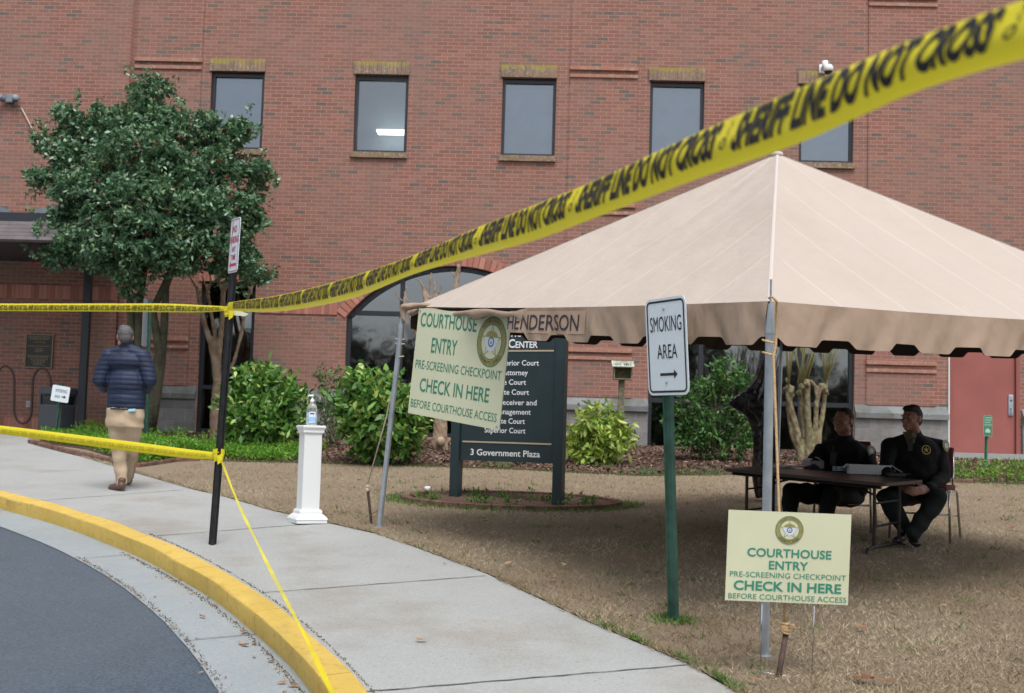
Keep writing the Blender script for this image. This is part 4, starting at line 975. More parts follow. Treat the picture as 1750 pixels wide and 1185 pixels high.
# HENDERSON panel on the front left valance
a, b = cN, cL; L_ = (b-a).length; ex = V(a.x-b.x, a.y-b.y, 0).normalized(); ey = V(0, 0, 1); nn = ex.cross(ey)
def vpoint(s, dz, off=.03):
    e = facept(a, b, s, 0); t = min(1, -dz/.25); w_ = (.018*sin(s*L_*7.3+1)+.012*sin(s*L_*17+2+t*2)+.006*sin(s*L_*31+t*5))*t*(1-.3*t)+.008
    return e+nn*(w_+.015*t+.0035+off*0)+V(0, 0, dz)
s0, s1 = spos(874), spos(1006)
mb = MB(); n = 30; m = 6
mb.add([vpoint(s0+(s1-s0)*i/n, -.025-.165*j/m) for i in range(n+1) for j in range(m+1)], [(i*(m+1)+j, (i+1)*(m+1)+j, (i+1)*(m+1)+j+1, i*(m+1)+j+1) for i in range(n) for j in range(m)])
mb.build('name_patch', mat('patch canvas', (.43, .30, .215), .9), T, True)
vs, fs, wd = glyphs_cut('HENDERSON', .004); sa, sb = spos(872), spos(994)
L = MB(); L.add([vpoint(sa+(sb-sa)*x/wd, -.165+.118*y)+nn*.004 for x, y in vs], fs); L.build('lettering', mat('navy stencil lettering', (.025, .03, .05), .7), T)
# corner poles
def pole(foot, top, r0=.0255):
    mb = MB(); foot, top = Vector(foot), Vector(top); ax = (top-foot).normalized(); k = top-ax*.16
    mb.tube([foot-ax*.05, foot, k], [r0, r0, r0], 16); mb.tube([k-ax*.0, k+ax*.005, top], [r0*1.12, r0*1.12, r0*.5], 16)
    o = mb.build('pole', MT['steel'], T, True); auto_smooth(o, 40)
    mb = MB(); mb.tube([top, top+ax*.13], .006, 8); mb.build('spike', MT['steel'], o)
    mb = MB(); mb.lathe(foot, [(.05, 0), (.05, .006), (.03, .01)], 12); mb.build('base_plate', MT['steel'], o)
    return ax
zn = (G(1306, 1122)-CAM).dot(fw)
pn0, pn1 = G(1306, 1122), D(1317, 519, zn-.06)
pole(pn0, pn1)
pl0 = G(648, 902); zl = (pl0-CAM).dot(fw); pl1 = D(689, 530, zl-.1); pole(pl0, pl1, .024)
pole(V(5.12, 9.1, H(9.1)), cR); pole(V(2.60, 13.35, H(13.35)), cB, .02)
# folded corner of the canvas over the left pole
mb = MB(); c0 = D(700, 525, zl-.12)
mb = MB(); mb.ball(c0+V(-.02, 0, .0), (.07, .06, .032)); mb.ball(c0+V(.05, .0, .012), (.10, .05, .028)); mb.ball(c0+V(.13, -.02, .016), (.10, .04, .022)); mb.limb([c0+V(-.06, 0, -.03), c0+V(-.05, 0, -.10), c0+V(-.02, .0, -.15)], [.03, .025, .012])
link_mesh('folded_corner', remesh(mb, .012, 3), MT['valance'], T, True)
# guy ropes and stakes
def rope(mb, pts, r=.006): mb.tube(pts, r, 7)
st0, st1 = G(1330, 1160), D(1344, 1078, zn-.35)
r = empty('guy_rope', pn1, 'orange tan guy rope running down the near tent pole behind the yard sign', 'rope')
mb = MB(); q0 = D(1327, 520, zn-.11); q1 = D(1326, 590, zn-.11)
rope(mb, [D(1314, 510, zn-.12), D(1320, 507, zn-.14), D(1328, 517, zn-.13), q0, q1, D(1322, 608, zn-.12), D(1326, 720, zn-.16), D(1331, 860, zn-.24), D(1338, 1000, zn-.31), D(1341, 1062, zn-.35)], .0072)
for v in (584, 605): rope(mb, [D(1326, v+3, zn-.10), D(1317, v+1, zn-.12), D(1305, v-2, zn-.09), D(1303, v-3, zn-.05)], .006)
mb.build('line', MT['rope'], r, True)
mb = MB(); kc = D(1342, 1072, zn-.36)
for i in range(9):
    a0 = rng.uniform(0, 6.3); t_ = rng.uniform(-.6, .6); R = Matrix.Rotation(t_, 3, 'X')@Matrix.Rotation(rng.uniform(-.5, .5), 3, 'Y')
    mb.tube([kc+V(0, 0, (i-4)*.005)+R@V(.021*cos(x*pi/5+a0), .021*sin(x*pi/5+a0), 0) for x in range(11)], .0055, 6)
mb.tube([kc+V(.01, -.02, .01), kc+V(.035, -.03, .02), kc+V(.04, -.03, -.01)], .005, 6); mb.build('knot', MT['rope'], r, True)
o = MB().tube([st0-V(0, 0, .1), st0, st1], [.014, .014, .0145], 10).build('tent_stake', MT['rust'], None, True); tag(o, 'rusty iron stake leaning in the lawn under the yard sign', 'stake')
ls0, ls1 = G(635, 897), D(628, 832, zl+.1)
r = empty('guy_rope', pl1, 'pale guy rope running from the left tent pole down to its stake', 'rope')
mb = MB(); rope(mb, [D(684, 545, zl-.05), D(681, 610, zl+.0), D(676, 640, zl), D(660, 715, zl+.03), D(627, 832, zl+.1)], .0065)
for v in (580, 588, 609): rope(mb, [D(692-(v-580)*.05, v, zl-.09), D(683, v+1, zl-.10), D(676, v-1, zl-.06)], .006)
mb.build('line', MT['rope2'], r, True)
mb = MB(); mb.ball(ls1, (.016, .016, .02)); mb.ball(ls1+V(0, 0, -.03), (.018, .018, .02)); mb.build('knot', MT['rope2'], r, True)
o = MB().tube([ls0-V(0, 0, .1), ls0, ls1], [.012, .012, .013], 10).build('tent_stake', MT['rust'], None, True); tag(o, 'thin rusty stake in the lawn left of the left tent pole', 'stake')
# black plastic side sheet bundled on the back pole
mb = MB(); zb_ = 13.45
pr = [(1312, 590, .05), (1312, 625, .08), (1309, 650, .11), (1300, 672, .16), (1292, 694, .22), (1300, 705, .18), (1309, 722, .13), (1312, 745, .12), (1312, 780, .13), (1312, 812, .13), (1313, 850, .11)]
n = 28; vs = []
for k, (u, v, w_) in enumerate(pr):
    c = D(u, v, zb_)
    for j in range(n):
        a = 2*pi*j/n; f = 1+.22*sin(5*a+k*.7)+.12*sin(9*a-k*1.3)
        x = w_*f*cos(a); x = x*1.0 if x > 0 else x*1.15
        if k in (4,): x = x*1.35 if x < 0 else x*.8
        vs.append(c+V(x, .10*f*sin(a), .02*sin(3*a+k)))
K = len(pr); mb.add(vs, [(i*n+j, i*n+(j+1) % n, (i+1)*n+(j+1) % n, (i+1)*n+j) for i in range(K-1) for j in range(n)])
o = mb.build('plastic_sheet', MT['plastic_black'], None, True); tag(o, 'bundle of black plastic sheeting hanging behind the near tent pole', 'sheet')
md = o.modifiers.new('s', 'SUBSURF'); md.levels = md.render_levels = 2

# ------------------------------------------------------------------ barrier tapes
def spline(xs, ys, x):
    xs = np.array(xs, float); ys = np.array(ys, float)
    m = np.gradient(ys, xs); i = int(np.clip(np.searchsorted(xs, x)-1, 0, len(xs)-2)); h = xs[i+1]-xs[i]; t = (x-xs[i])/h
    return float((2*t**3-3*t**2+1)*ys[i]+(t**3-2*t**2+t)*h*m[i]+(-2*t**3+3*t**2)*ys[i+1]+(t**3-t**2)*h*m[i+1])
def tape(name, label, us, tops, bots, invz, bulge=.2, n=320, txt=None, phase=0, per=.7, cap=.6, base=.30, shear=.0, wave=0, flip=False, bold=.03, ink=None):
    edge = []
    for i in range(n+1):
        u = us[0]+(us[-1]-us[0])*i/n; edge.append((u, spline(us, tops, u), spline(us, bots, u), 1/spline(us, invz, u)))
    T3 = [D(u, a, z) for u, a, b, z in edge]; B3 = [D(u, b, z) for u, a, b, z in edge]
    S = [0]
    for i in range(n): S.append(S[-1]+((T3[i+1]+B3[i+1])/2-(T3[i]+B3[i])/2).length)
    S = np.array(S); m = 12
    def pt(s, v, off=0):         # v: 0 bottom .. 1 top
        s = min(max(s, 0), S[-1]); i = int(np.clip(np.searchsorted(S, s)-1, 0, n-1)); t = (s-S[i])/(S[i+1]-S[i])
        Tp, Bp = T3[i].lerp(T3[i+1], t), B3[i].lerp(B3[i+1], t); w_ = (Tp-Bp).length
        p = Bp.lerp(Tp, v); tow = (CAM-p).normalized()
        ax = (T3[i+1]-T3[i]).normalized(); nrm = ax.cross(Tp-Bp).normalized(); nrm = nrm if nrm.dot(tow) > 0 else -nrm
        f = bulge*w_*(sin(pi*v)**.8 if 0 < v < 1 else 0)+wave*w_*sin(s*9+v*4)*sin(pi*min(1, max(0, v)))
        return p+nrm*(f+off)
    root = empty(name, (T3[0]+B3[0])/2, label, 'barrier tape', 'yellow sheriff line tapes tied to the black post')
    mb = MB(); vs = []; 
    for i in range(n+1):
        for j in range(m+1): vs.append(pt(S[i], j/m))
    mb.add(vs, [(i*(m+1)+j, (i+1)*(m+1)+j, (i+1)*(m+1)+j+1, i*(m+1)+j+1) for i in range(n) for j in range(m)])
    mb.build('ribbon', MT['tape'], root, True)
    if txt:
        L = MB(); vs, fs, wd = glyphs_cut(txt, bold); tl = per*.91; k0 = -int(phase/per)-1
        st = star_pts(.5, .22)
        for k in range(k0, int(S[-1]/per)+2):
            a = phase+k*per
            if a < -.0 or a+tl > S[-1]-.01: continue
            def P(x, y): s = a+x; s = (S[-1]-s) if flip else s; return pt(s+shear*(y-base)*(y-base)-wave*.12*sin((y)*6), y, .0022)
            L.add([P(x/wd*tl, base+cap*y) for x, y in vs], fs)
            o1 = [(.011*cos(t_), .26+.17*sin(t_)) for t_ in [2*pi*i_/16 for i_ in range(16)]]; o2 = [(.007*cos(t_), .26+.11*sin(t_)) for t_ in [2*pi*i_/16 for i_ in range(16)]]
            L.add([P(tl+per*.045+x, base+cap*y) for x, y in o1+o2], [(i_, (i_+1) % 16, (i_+1) % 16+16, i_+16) for i_ in range(16)])
            wl = [(.004*sin(i_*1.3)+.002, .45+.5*i_/10) for i_ in range(11)]; L.add([P(tl+per*.045+x+e_, base+cap*y) for x, y in wl for e_ in (-.0015, .0015)], [(2*i_, 2*i_+1, 2*i_+3, 2*i_+2) for i_ in range(10)])
        L.build('printed_lettering', ink or MT['ink'], root)
    return S, pt
u0 = 391
inv = lambda u: .104+(1/1.6-.104)*(u-390)/1360
us = [391, 420, 470, 500, 560, 600, 710, 821, 920, 1000, 1184, 1373, 1574, 1750, 2000, 2300]
tp = [517, 513, 506, 500, 485, 473, 435, 387, 348, 316, 231, 148, 62, 0, -75, -150]
bt_ = [531, 533, 533, 530, 520, 511, 468, 436, 409, 379, 309, 242, 154, 101, 40, -20]
def usz(us): return [inv(u) for u in us]
tape('barrier_tape', 'yellow sheriff tape stretched from the black post up to the right past the camera', us, tp, bt_, usz(us), bulge=.16, n=700, txt='SHERIFF LINE DO NOT CROSS', phase=.33, per=.745, cap=.68, base=.29, wave=.05, shear=.035, bold=.05)
zp = zp2-.05
us = [-60, 0, 100, 200, 300, 350, 391]; f = lambda u: 1/(zp+(391-u)/391*1.9)
tape('barrier_tape', 'yellow sheriff tape running level from the black post to the left above the walking man', us, [518.5, 519, 519, 519, 519.5, 522, 524], [532, 532, 532.5, 533, 534, 534, 531], [f(u) for u in us], bulge=.1, txt='SHERIFF LINE DO NOT CROSS', phase=.1, per=.30, cap=.62, base=.18, n=120)
us = [-60, 0, 120, 240, 330, 374]; f = lambda u: 1/(zp+(391-u)/391*.8)
tape('barrier_tape', 'lower yellow sheriff tape crossing from the left in front of the walking man\'s legs', us, [721, 727.5, 742, 757, 769, 774], [735, 742, 758, 774, 784, 786], [f(u) for u in us], bulge=.12, txt='SHERIFF LINE DO NOT CROSS', phase=.1, per=.30, cap=.40, base=.3, n=120, ink=mat('faint tape print', (.52, .44, .03), .4))
# twisted strand falling to the road: parametrised by row
ps = [(376, 782, 9.5, 0.022), (384, 802, 9.2, 0.025), (398, 838, 8.8, 0.015), (415, 878, 8.4, 0.025), (438, 925, 7.9, 0.020), (462, 974, 7.4, 0.030), (490, 1028, 6.8, 0.025), (515, 1075, 6.3, 0.020), (538, 1122, 5.8, 0.030), (566, 1180, 5.2, 0.028), (610, 1260, 4.5, 0.030), (680, 1380, 3.8, 0.030)]
root = empty('barrier_tape', D(376, 782, zp), 'thin twisted yellow tape strand falling from the black post across the kerb', 'barrier tape', 'yellow sheriff line tapes tied to the black post')
xs = list(range(len(ps))); vs = []; n = 200
for i in range(n+1):
    t = (len(ps)-1)*i/n; u, v, z, w_ = [spline(xs, [p[k] for p in ps], t) for k in range(4)]
    c = D(u, v, z); aa = .5+.35*sin(t*1.9)
    side = (rt*cos(.35)+upv*sin(.35)); dep = fw
    for j in (-1, -.5, 0, .5, 1): vs.append(c+(side*cos(aa)+dep*sin(aa))*(w_*.40*j)+dep*(.006*(1-j*j)))
mb = MB(); mb.add(vs, [(i*5+j, i*5+j+1, (i+1)*5+j+1, (i+1)*5+j) for i in range(n) for j in range(4)]); mb.build('ribbon', MT['tape_thin'], root, True)
# knots round the post
for (u, v, hgt, lab) in ((392, 533, .10, 'upper yellow tape knot wrapped round the black post'), (373, 779, .11, 'lower yellow tape knot wrapped round the black post')):
    c = D(u, v, zp2); mb = MB(); n = 22
    for k in range(5):
        a0 = rng.uniform(0, 6); tl = rng.uniform(-.35, .35); ra = .036+.003*k; hh = .017
        vs = []
        for i in range(n+1):
            a = 2*pi*i/n; p = c+V(ra*cos(a), ra*sin(a)*.8, (k-2)*hgt*.12+tl*ra*cos(a+a0)); vs += [p+V(0, 0, -hh), p+V(.003, 0, 0), p+V(0, 0, hh)]
        mb.add(vs, [(3*i+j, 3*i+3+j, 3*i+4+j, 3*i+1+j) for i in range(n) for j in (0, 1)])
    mb.add([c+V(.0, -.045, 0), c+V(.05, -.05, .02), c+V(.04, -.05, -.05), c+V(.01, -.045, -.07)], [(0, 1, 2, 3)])
    tag(mb.build('tape_knot', MT['tape'], None, True), lab, 'tape knot')
    if v < 600:
        mb = MB(); q = [D(400, 531, zp2-.03), D(412, 532, zp2-.03), D(425, 537, zp2-.03), D(418, 541, zp2-.03), D(400, 539, zp2-.03)]; mb.add(q, [(0, 1, 2, 3, 4)]); tag(mb.build('tape_end', mat('pale tape end', (.7, .7, .55), .4)), 'pale loose tape end sticking out right of the upper knot', 'tape end')

# ------------------------------------------------------------------ table, chairs, things on the table
F_ = D(1512, 826, 9.95); z0 = H(F_.y); hT = .70
Fp = V(F_.x, F_.y, 0); al = V(-.745, .667, 0).normalized(); bk = V(.667, .745, 0).normalized(); LT, WT = 1.56, .74
gt = lambda p: H0+SL*p.y
TB = empty('folding_table', Fp+al*LT/2+bk*WT/2+V(0, 0, gt(Fp+al*LT/2+bk*WT/2)), 'dark brown folding table carrying the boxes in front of the seated officers', 'table')
zt = lambda p: F_.z+ (p-Fp).dot(al)*.040+(p-Fp).dot(bk)*.030
mb = MB(); cs = [Fp, Fp+al*LT, Fp+al*LT+bk*WT, Fp+bk*WT]
cs2 = []
for i, p in enumerate(cs):
    pr_, nx = cs[i-1], cs[(i+1) % 4]
    for k in range(5):
        t = k/4; a_ = p+(pr_-p).normalized()*.05; b_ = p+(nx-p).normalized()*.05; q_ = a_*(1-t)**2+p*2*t*(1-t)+b_*t*t; cs2.append(q_)
k = len(cs2); mb.add([V(p.x, p.y, zt(p)) for p in cs2]+[V(p.x, p.y, zt(p)-.028) for p in cs2], [tuple(range(k))[::-1], tuple(range(k, 2*k))]+[(i, (i+1) % k, (i+1) % k+k, i+k) for i in range(k)])
mb.build('table_top', MT['tabletop'], TB)
mb = MB()
for a_, b_ in ((Fp+bk*.06+al*.06, Fp+bk*.06+al*(LT-.06)), (Fp+bk*(WT-.06)+al*.06, Fp+bk*(WT-.06)+al*(LT-.06))): mb.tube([V(p.x, p.y, zt(p)-.045) for p in (a_, b_)], .014, 8)
mb.build('apron_rail', MT['table_metal'], TB)
for dl in (.16, LT-.16):
    mb = MB(); c = Fp+al*dl
    for d_ in (.14, WT-.14): p = c+bk*d_; mb.tube([V(p.x, p.y, zt(p)-.04), V(p.x, p.y, gt(p)+.05)], .0145, 8)
    a_, b_ = c+bk*.14, c+bk*(WT-.14); mb.tube([V(a_.x, a_.y, gt(a_)+.22), V(b_.x, b_.y, gt(b_)+.22)], .010, 8)
    p0, p1 = c+bk*.0, c+bk*WT; pts = [V(p0.x, p0.y, gt(p0)+.0), V(*((c+bk*.03).xy), gt(c)+.045), V(*((c+bk*.12).xy), gt(c)+.06), V(*((c+bk*(WT-.12)).xy), gt(c)+.075), V(*((c+bk*(WT-.03)).xy), gt(c)+.06), V(p1.x, p1.y, gt(p1))]
    mb.tube(pts, .015, 8)
    inw = al if dl < 1 else -al; p = c+bk*WT/2; q_ = p+inw*.42; mb.tube([V(p.x, p.y, gt(p)+.42), V(q_.x, q_.y, zt(q_)-.04)], .010, 8)
    mb.tube([V(*(c+bk*.14).xy, gt(c)+.42), V(*(c+bk*(WT-.14)).xy, gt(c)+.44)], .009, 8)
    mb.build('leg', MT['table_metal'], TB)
def ontable(u, v):     # point on the table top seen at this place in the photo
    lo, hi = 8.5, 13.0
    for _ in range(50):
        m_ = (lo+hi)/2; p = D(u, v, m_)
        if p.z > zt(V(p.x, p.y, 0)): lo = m_
        else: hi = m_
    p = D(u, v, m_); return p
def carton(name, lab, u, v, w_, d_, h_, ang, m, flaps=True, cat='box'):
    p = ontable(u, v)+V(.0, d_/2*.7, 0); p.z = zt(p); r = empty(name, p, lab, cat); R = Matrix.Rotation(ang, 3, 'Z')
    mb = MB(); mb.box(p+V(0, 0, h_/2+.001), (w_, d_, h_), mat=R, bev=.003); o = mb.build('box', m, r); return p, R, r
p, R, r = carton('tissue_carton', 'white printed carton with open flaps at the left of the table top', 1391, 801, .17, .12, .07, .5, MT['redcard'])
mb = MB(); mb.box(p+R@V(.05, .0, .085), (.08, .10, .004), mat=R@Matrix.Rotation(.5, 3, 'Y')); mb.box(p+R@V(-.07, 0, .08), (.05, .10, .004), mat=R@Matrix.Rotation(-.4, 3, 'Y')); mb.build('flap', MT['card'], r)
p, R, r = carton('small_carton', 'small blue and white carton lying between the two larger boxes', 1435, 806, .10, .07, .045, .35, MT['bluecard'])
mb = MB(); mb.box(p+R@V(-.02, -.0365, .022), (.05, .002, .035), mat=R); mb.build('label', MT['card'], r)
p, R, r = carton('white_carton', 'long plain white carton with its end flap open on the table', 1488, 812, .36, .20, .085, -.12, MT['card'])
mb = MB(); mb.box(p+R@V(.23, -.03, .06), (.12, .12, .004), mat=R@Matrix.Rotation(.55, 3, 'Y')); mb.box(p+R@V(.21, .07, .045), (.07, .09, .004), mat=R@Matrix.Rotation(.3, 3, 'X')); mb.build('flap', MT['card'], r)
mb = MB(); mb.box(p+R@V(-.2, .03, .07), (.05, .1, .01), mat=R@Matrix.Rotation(-.7, 3, 'Y')); mb.build('lid_flap', MT['card'], r)
p = ontable(1368, 800); p.z = zt(p)+.001
r = empty('paper_stack', p, 'stack of loose white papers on the left part of the table', 'papers'); mb = MB()
for i in range(6): mb.box(p+V(-.12+.006*i, .03, .002+.003*i), (.28, .21, .002), rz=.55+.03*sin(i*3))
mb.build('sheets', MT['card'], r)
p = ontable(1528, 816); p.z = zt(p)
r = empty('hand_radio', p, 'small black hand radio lying at the right end of the table', 'radio'); mb = MB(); mb.box(p+V(.03, .06, .02), (.17, .06, .035), rz=.2, bev=.008); mb.build('body', MT['black'], r); mb = MB(); mb.tube([p+V(.11, .08, .025), p+V(.17, .095, .03)], .006, 8); mb.build('antenna', MT['black'], r)
# stacking chair
def chair(loc, ang, lab):
    r = empty('stacking_chair', loc, lab, 'chair', 'maroon stacking chairs at the folding table'); R = Matrix.Rotation(ang, 3, 'Z'); P = lambda x, y, z: loc+R@V(x, y, z)
    # chair faces -Y locally
    mb = MB()
    for s in (-1, 1):
        mb.tube([P(s*.26, -.22, 0), P(s*.25, -.20, .43), P(s*.245, -.17, .455), P(s*.245, .17, .445), P(s*.25, .20, .43), P(s*.27, .27, 0)], .011, 8)
        mb.tube([P(s*.22, .16, .44), P(s*.21, .24, .62), P(s*.205, .275, .80)], .011, 8)
    mb.tube([P(-.255, -.205, .25), P(.255, -.205, .25)], .006, 6); mb.tube([P(-.262, .235, .22), P(.262, .235, .22)], .006, 6)
    mb.build('frame', MT['chrome'], r, True)
    mb = MB(); mb.box(P(0, -.01, .475), (.47, .46, .05), mat=R, bev=.022); mb.build('seat', MT['maroon'], r, True)
    mb = MB(); mb.box(P(0, .26, .70), (.42, .045, .28), mat=R@Matrix.Rotation(radians(-9), 3, 'X'), bev=.02); mb.build('backrest', MT['maroon'], r, True)
    mb = MB()
    for s in (-1, 1): mb.box(P(s*.25, -.185, .447), (.035, .05, .035), mat=R, bev=.008)
    mb.build('corner_cap', MT['white'], r)
    return r
# ------------------------------------------------------------------ people
def head(mbs, hc, facing, tilt=0, s=1.0, hair='short'):
    """hc: centre of the skull; facing: horizontal unit vector of the face"""
    f = V(facing[0], facing[1], 0).normalized(); sd_ = V(-f.y, f.x, 0); R = Matrix((sd_, -f, V(0, 0, 1))).transposed(); R = R@Matrix.Rotation(tilt, 3, 'X')
    P = lambda x, y, z: hc+R@V(x*s, -y*s, z*s)      # y forward
    b = mbs
    b.ball(P(0, -.012, .025), (.076*s, .094*s, .088*s), R); b.ball(P(0, .015, -.02), (.068*s, .08*s, .085*s), R)
    b.ball(P(0, .035, -.075), (.048*s, .05*s, .036*s), R); b.ball(P(0, .075, -.092), (.022*s, .018*s, .018*s), R)
    for q in (-1, 1):
        b.ball(P(q*.05, .01, -.065), (.024*s, .045*s, .03*s), R); b.ball(P(q*.036, .068, -.018), (.025*s, .02*s, .02*s), R)
        b.ball(P(q*.03, .082, .024), (.026*s, .013*s, .008*s), R); b.ball(P(q*.078, -.012, -.004), (.009*s, .021*s, .033*s), R@Matrix.Rotation(-.25, 3, 'X'))
    b.cone(P(0, .084, .016), .009*s, P(0, .112, -.022), .0125*s); b.ball(P(.011, .098, -.026), .010*s); b.ball(P(-.011, .098, -.026), .010*s)
    b.ball(P(0, .086, -.052), (.026*s, .012*s, .0065*s), R); b.ball(P(0, .083, -.064), (.023*s, .012*s, .0075*s), R)
    return P, R
def hand(b, wrist, knuck, palm_n, curl=.5, s=1.0, thumb=1):
    """palm from wrist to knuckles, five bent fingers"""
    w_, k = Vector(wrist), Vector(knuck); d = (k-w_).normalized(); n = Vector(palm_n).normalized(); sx = d.cross(n).normalized(); n = sx.cross(d).normalized()
    for t in (-1, -.35, .35, 1): b.cone(w_+sx*.018*t*s, .015*s, k+sx*.030*t*s, .0125*s)
    for i, (o, L) in enumerate(((-1.05, .068), (-.35, .08), (.35, .076), (1.05, .058))):
        p = k+sx*.029*o*s; dd = d.copy()
        for seg in (.45, .32, .25):
            a = curl*(.8+.25*i*.3); dd = (dd*cos(a)+n*sin(a)).normalized(); q = p+dd*L*seg*s; b.cone(p, .0092*s, q, .0082*s); p = q
    p = w_+d*.025*s-sx*.024*thumb*s; dd = (d*.7-sx*.6*thumb+n*.35).normalized()
    q = p+dd*.042*s; b.cone(p, .0135*s, q, .0105*s); dd = (dd*.6+d*.5+n*.3).normalized(); b.cone(q, .0105*s, q+dd*.032*s, .0088*s)
def hairmesh(parent, P, R, s, m, full=True, top=.0):
    b = MB(); b.ball(P(0, -.022, .034), (.079*s, .095*s, .090*s), R); b.ball(P(0, -.055, -.010), (.064*s, .055*s, .066*s), R)
    if full: b.ball(P(.0, .035, .090), (.060*s, .055*s, .032*s), R); b.ball(P(.02, .0, .10), (.05*s, .07*s, .030*s), R)
    for q in (-1, 1): b.ball(P(q*.069, -.02, .04), (.012*s, .034*s, .03*s), R)
    me = remesh(b, .006, 2)
    # trim whatever would cover the face
    bm = bmesh.new(); bm.from_mesh(me); inv_ = R.transposed(); o0 = P(0, 0, 0); kill = []
    for v_ in bm.verts:
        l = inv_@(v_.co-o0); y = -l.y; 
        if (y > .045*s and l.z < (.062 if full else .075)*s) or (y > .0*s and l.z < .012*s): kill.append(v_)
    bmesh.ops.delete(bm, geom=kill, context='VERTS'); bm.to_mesh(me); bm.free()
    n_ = len(me.vertices); co = np.empty(n_*3); me.vertices.foreach_get('co', co); co = co.reshape(-1, 3); co += rng.normal(0, .0012, co.shape); me.vertices.foreach_set('co', co.ravel())
    return link_mesh('hair', me, m, parent, True)
def shoe(b, heel, toe, s=1.0):
    h, t = Vector(heel), Vector(toe); d = (t-h).normalized(); R = Matrix((d.cross(V(0, 0, 1)).normalized()*-1, d, V(0, 0, 1))).transposed() if abs(d.z) < .9 else Matrix.Identity(3)
    b.ball(h+d*.04+V(0, 0, .045), (.038, .055, .045)); b.limb([h+d*.03+V(0, 0, .034), h.lerp(t, .55)+V(0, 0, .034), t-d*.04+V(0, 0, .03)], [.036, .040, .034]); b.ball(t-d*.045+V(0, 0, .026), (.042, .042, .028)); b.cone(h+d*.05+V(0, 0, .05), .04, h+d*.045+V(0, 0, .10), .043)
def folds(me, amp=.004, k=28, seed=0):
    n_ = len(me.vertices); co = np.empty(n_*3); me.vertices.foreach_get('co', co); co = co.reshape(-1, 3); no = np.empty(n_*3); me.vertex_normals.foreach_get('vector', no); no = no.reshape(-1, 3)
    w_ = np.sin(co[:, 2]*k+3*np.sin(co[:, 0]*9+seed)+2*np.sin(co[:, 1]*11))*np.sin(co[:, 0]*k*.6+co[:, 2]*14+seed); co += no*(w_*amp)[:, None]; me.vertices.foreach_set('co', co.ravel()); me.update(); return me

# ---- the walking man (seen from behind)
g0 = G(208, 839); zm = (g0-CAM).dot(fw)
def q(u, v, dz=0): return D(u, v, zm+dz)
man = empty('person', g0, 'man in a navy quilted jacket and khaki trousers walking away along the sidewalk', 'person')
b = MB(); hc = q(214, 577); fc = (-.35, .94)
Pm, Rm = head(b, hc+V(0, 0, -.0), fc, tilt=.12, s=1.03)
b.cone(q(215, 600), .06, q(214, 585), .058)
b.ball(q(215, 650), (.14, .09, .24)); b.ball(q(214, 705), (.14, .09, .12))
b.limb([q(185, 615), q(172, 655, -.02), q(185, 662, .32)], [.055, .045, .032]); b.limb([q(245, 615), q(257, 655, -.02), q(236, 665, .30)], [.055, .045, .032])
b.limb([q(203, 715), q(205, 775, .05), q(205, 828, .0)], [.085, .06, .042]); b.limb([q(228, 715), q(229, 772, .18), q(222, 815, .42)], [.085, .06, .042])
hand(b, q(187, 662, .34), q(196, 657, .42), V(.5, 0, -.8), .5, thumb=-1); hand(b, q(235, 664, .32), q(226, 658, .40), V(-.5, 0, -.8), .5, thumb=1)
link_mesh('body', remesh(b, .007, 3), MT['skin'], man, True)
hairmesh(man, Pm, Rm, 1.03, MT['hair_grey'])
b = MB()
b.ball(q(215, 618), (.215, .13, .12)); b.ball(q(216, 655), (.205, .145, .20)); b.ball(q(215, 683), (.20, .15, .13)); b.lathe(V(*q(215, 699)), [(.195, -.01), (.205, .03), (.205, .1), (.205, .25), (.19, .40), (.12, .56), (.08, .60)], 26, sy=.70)
b.lathe(q(214.5, 592), [(.10, -.09), (.072, -.02), (.071, .02), (.072, .055), (.064, .06)], 20, sy=.95); b.cone(q(188, 609), .08, q(205, 600), .07); b.cone(q(242, 609), .08, q(225, 600), .07)
b.limb([q(187, 609), q(176, 632, -.01), q(170, 650, -.03), q(178, 662, .14), q(186, 663, .30)], [.088, .083, .077, .066, .050])
b.limb([q(243, 610), q(252, 632, -.01), q(256, 650, -.03), q(250, 664, .14), q(236, 667, .29)], [.088, .083, .077, .066, .050])
me = remesh(b, .008, 7)
n_ = len(me.vertices); co = np.empty(n_*3); me.vertices.foreach_get('co', co); co = co.reshape(-1, 3); no = np.empty(n_*3); me.vertex_normals.foreach_get('vector', no); no = no.reshape(-1, 3)
ph = (co[:, 2]+.06*np.abs(co[:, 0]-g0.x)+.006*np.sin(co[:, 0]*11))/.050; w_ = np.abs(np.sin(ph*pi))**.35; co += no*((w_-.85)*.009)[:, None]; me.vertices.foreach_set('co', co.ravel()); me.update()
jk = link_mesh('jacket', me, MT['navy'], man, True)
b = MB(); b.tube([q(196, 698.5)+V(0, -.125, 0), q(215, 700)+V(0, -.155, 0), q(240, 699)+V(0, -.12, 0)], .008, 6); b.build('hem_band', MT['ink'], jk, True)
b = MB(); b.box(q(233, 702)+V(0, -.14, 0), (.075, .02, .03), mat=Matrix.Rotation(-.1, 3, 'Y'), bev=.006); b.build('shirt_tail', mat('pale blue shirt', (.30, .62, .75), .7), man)
b = MB(); b.ball(q(214, 716), (.205, .145, .13)); b.lathe(q(214, 712), [(.195, -.12), (.205, 0), (.2, .09)], 24, sy=.72)
b.limb([q(201, 727), q(203, 770, .03), q(206, 800, .02), q(208, 823, .0)], [.106, .082, .066, .056]); b.limb([q(226, 727), q(225, 770, .16), q(220, 800, .30), q(217, 818, .42)], [.104, .080, .064, .056])
link_mesh('trousers', folds(remesh(b, .010, 4), .008, 30), MT['khaki'], man, True)
b = MB(); shoe(b, q(215, 837)+V(0, -.06, .0), q(192, 838, .12)+V(-.03, 0, 0)); link_mesh('shoe', remesh(b, .008, 2), MT['shoe_brown'], man, True)
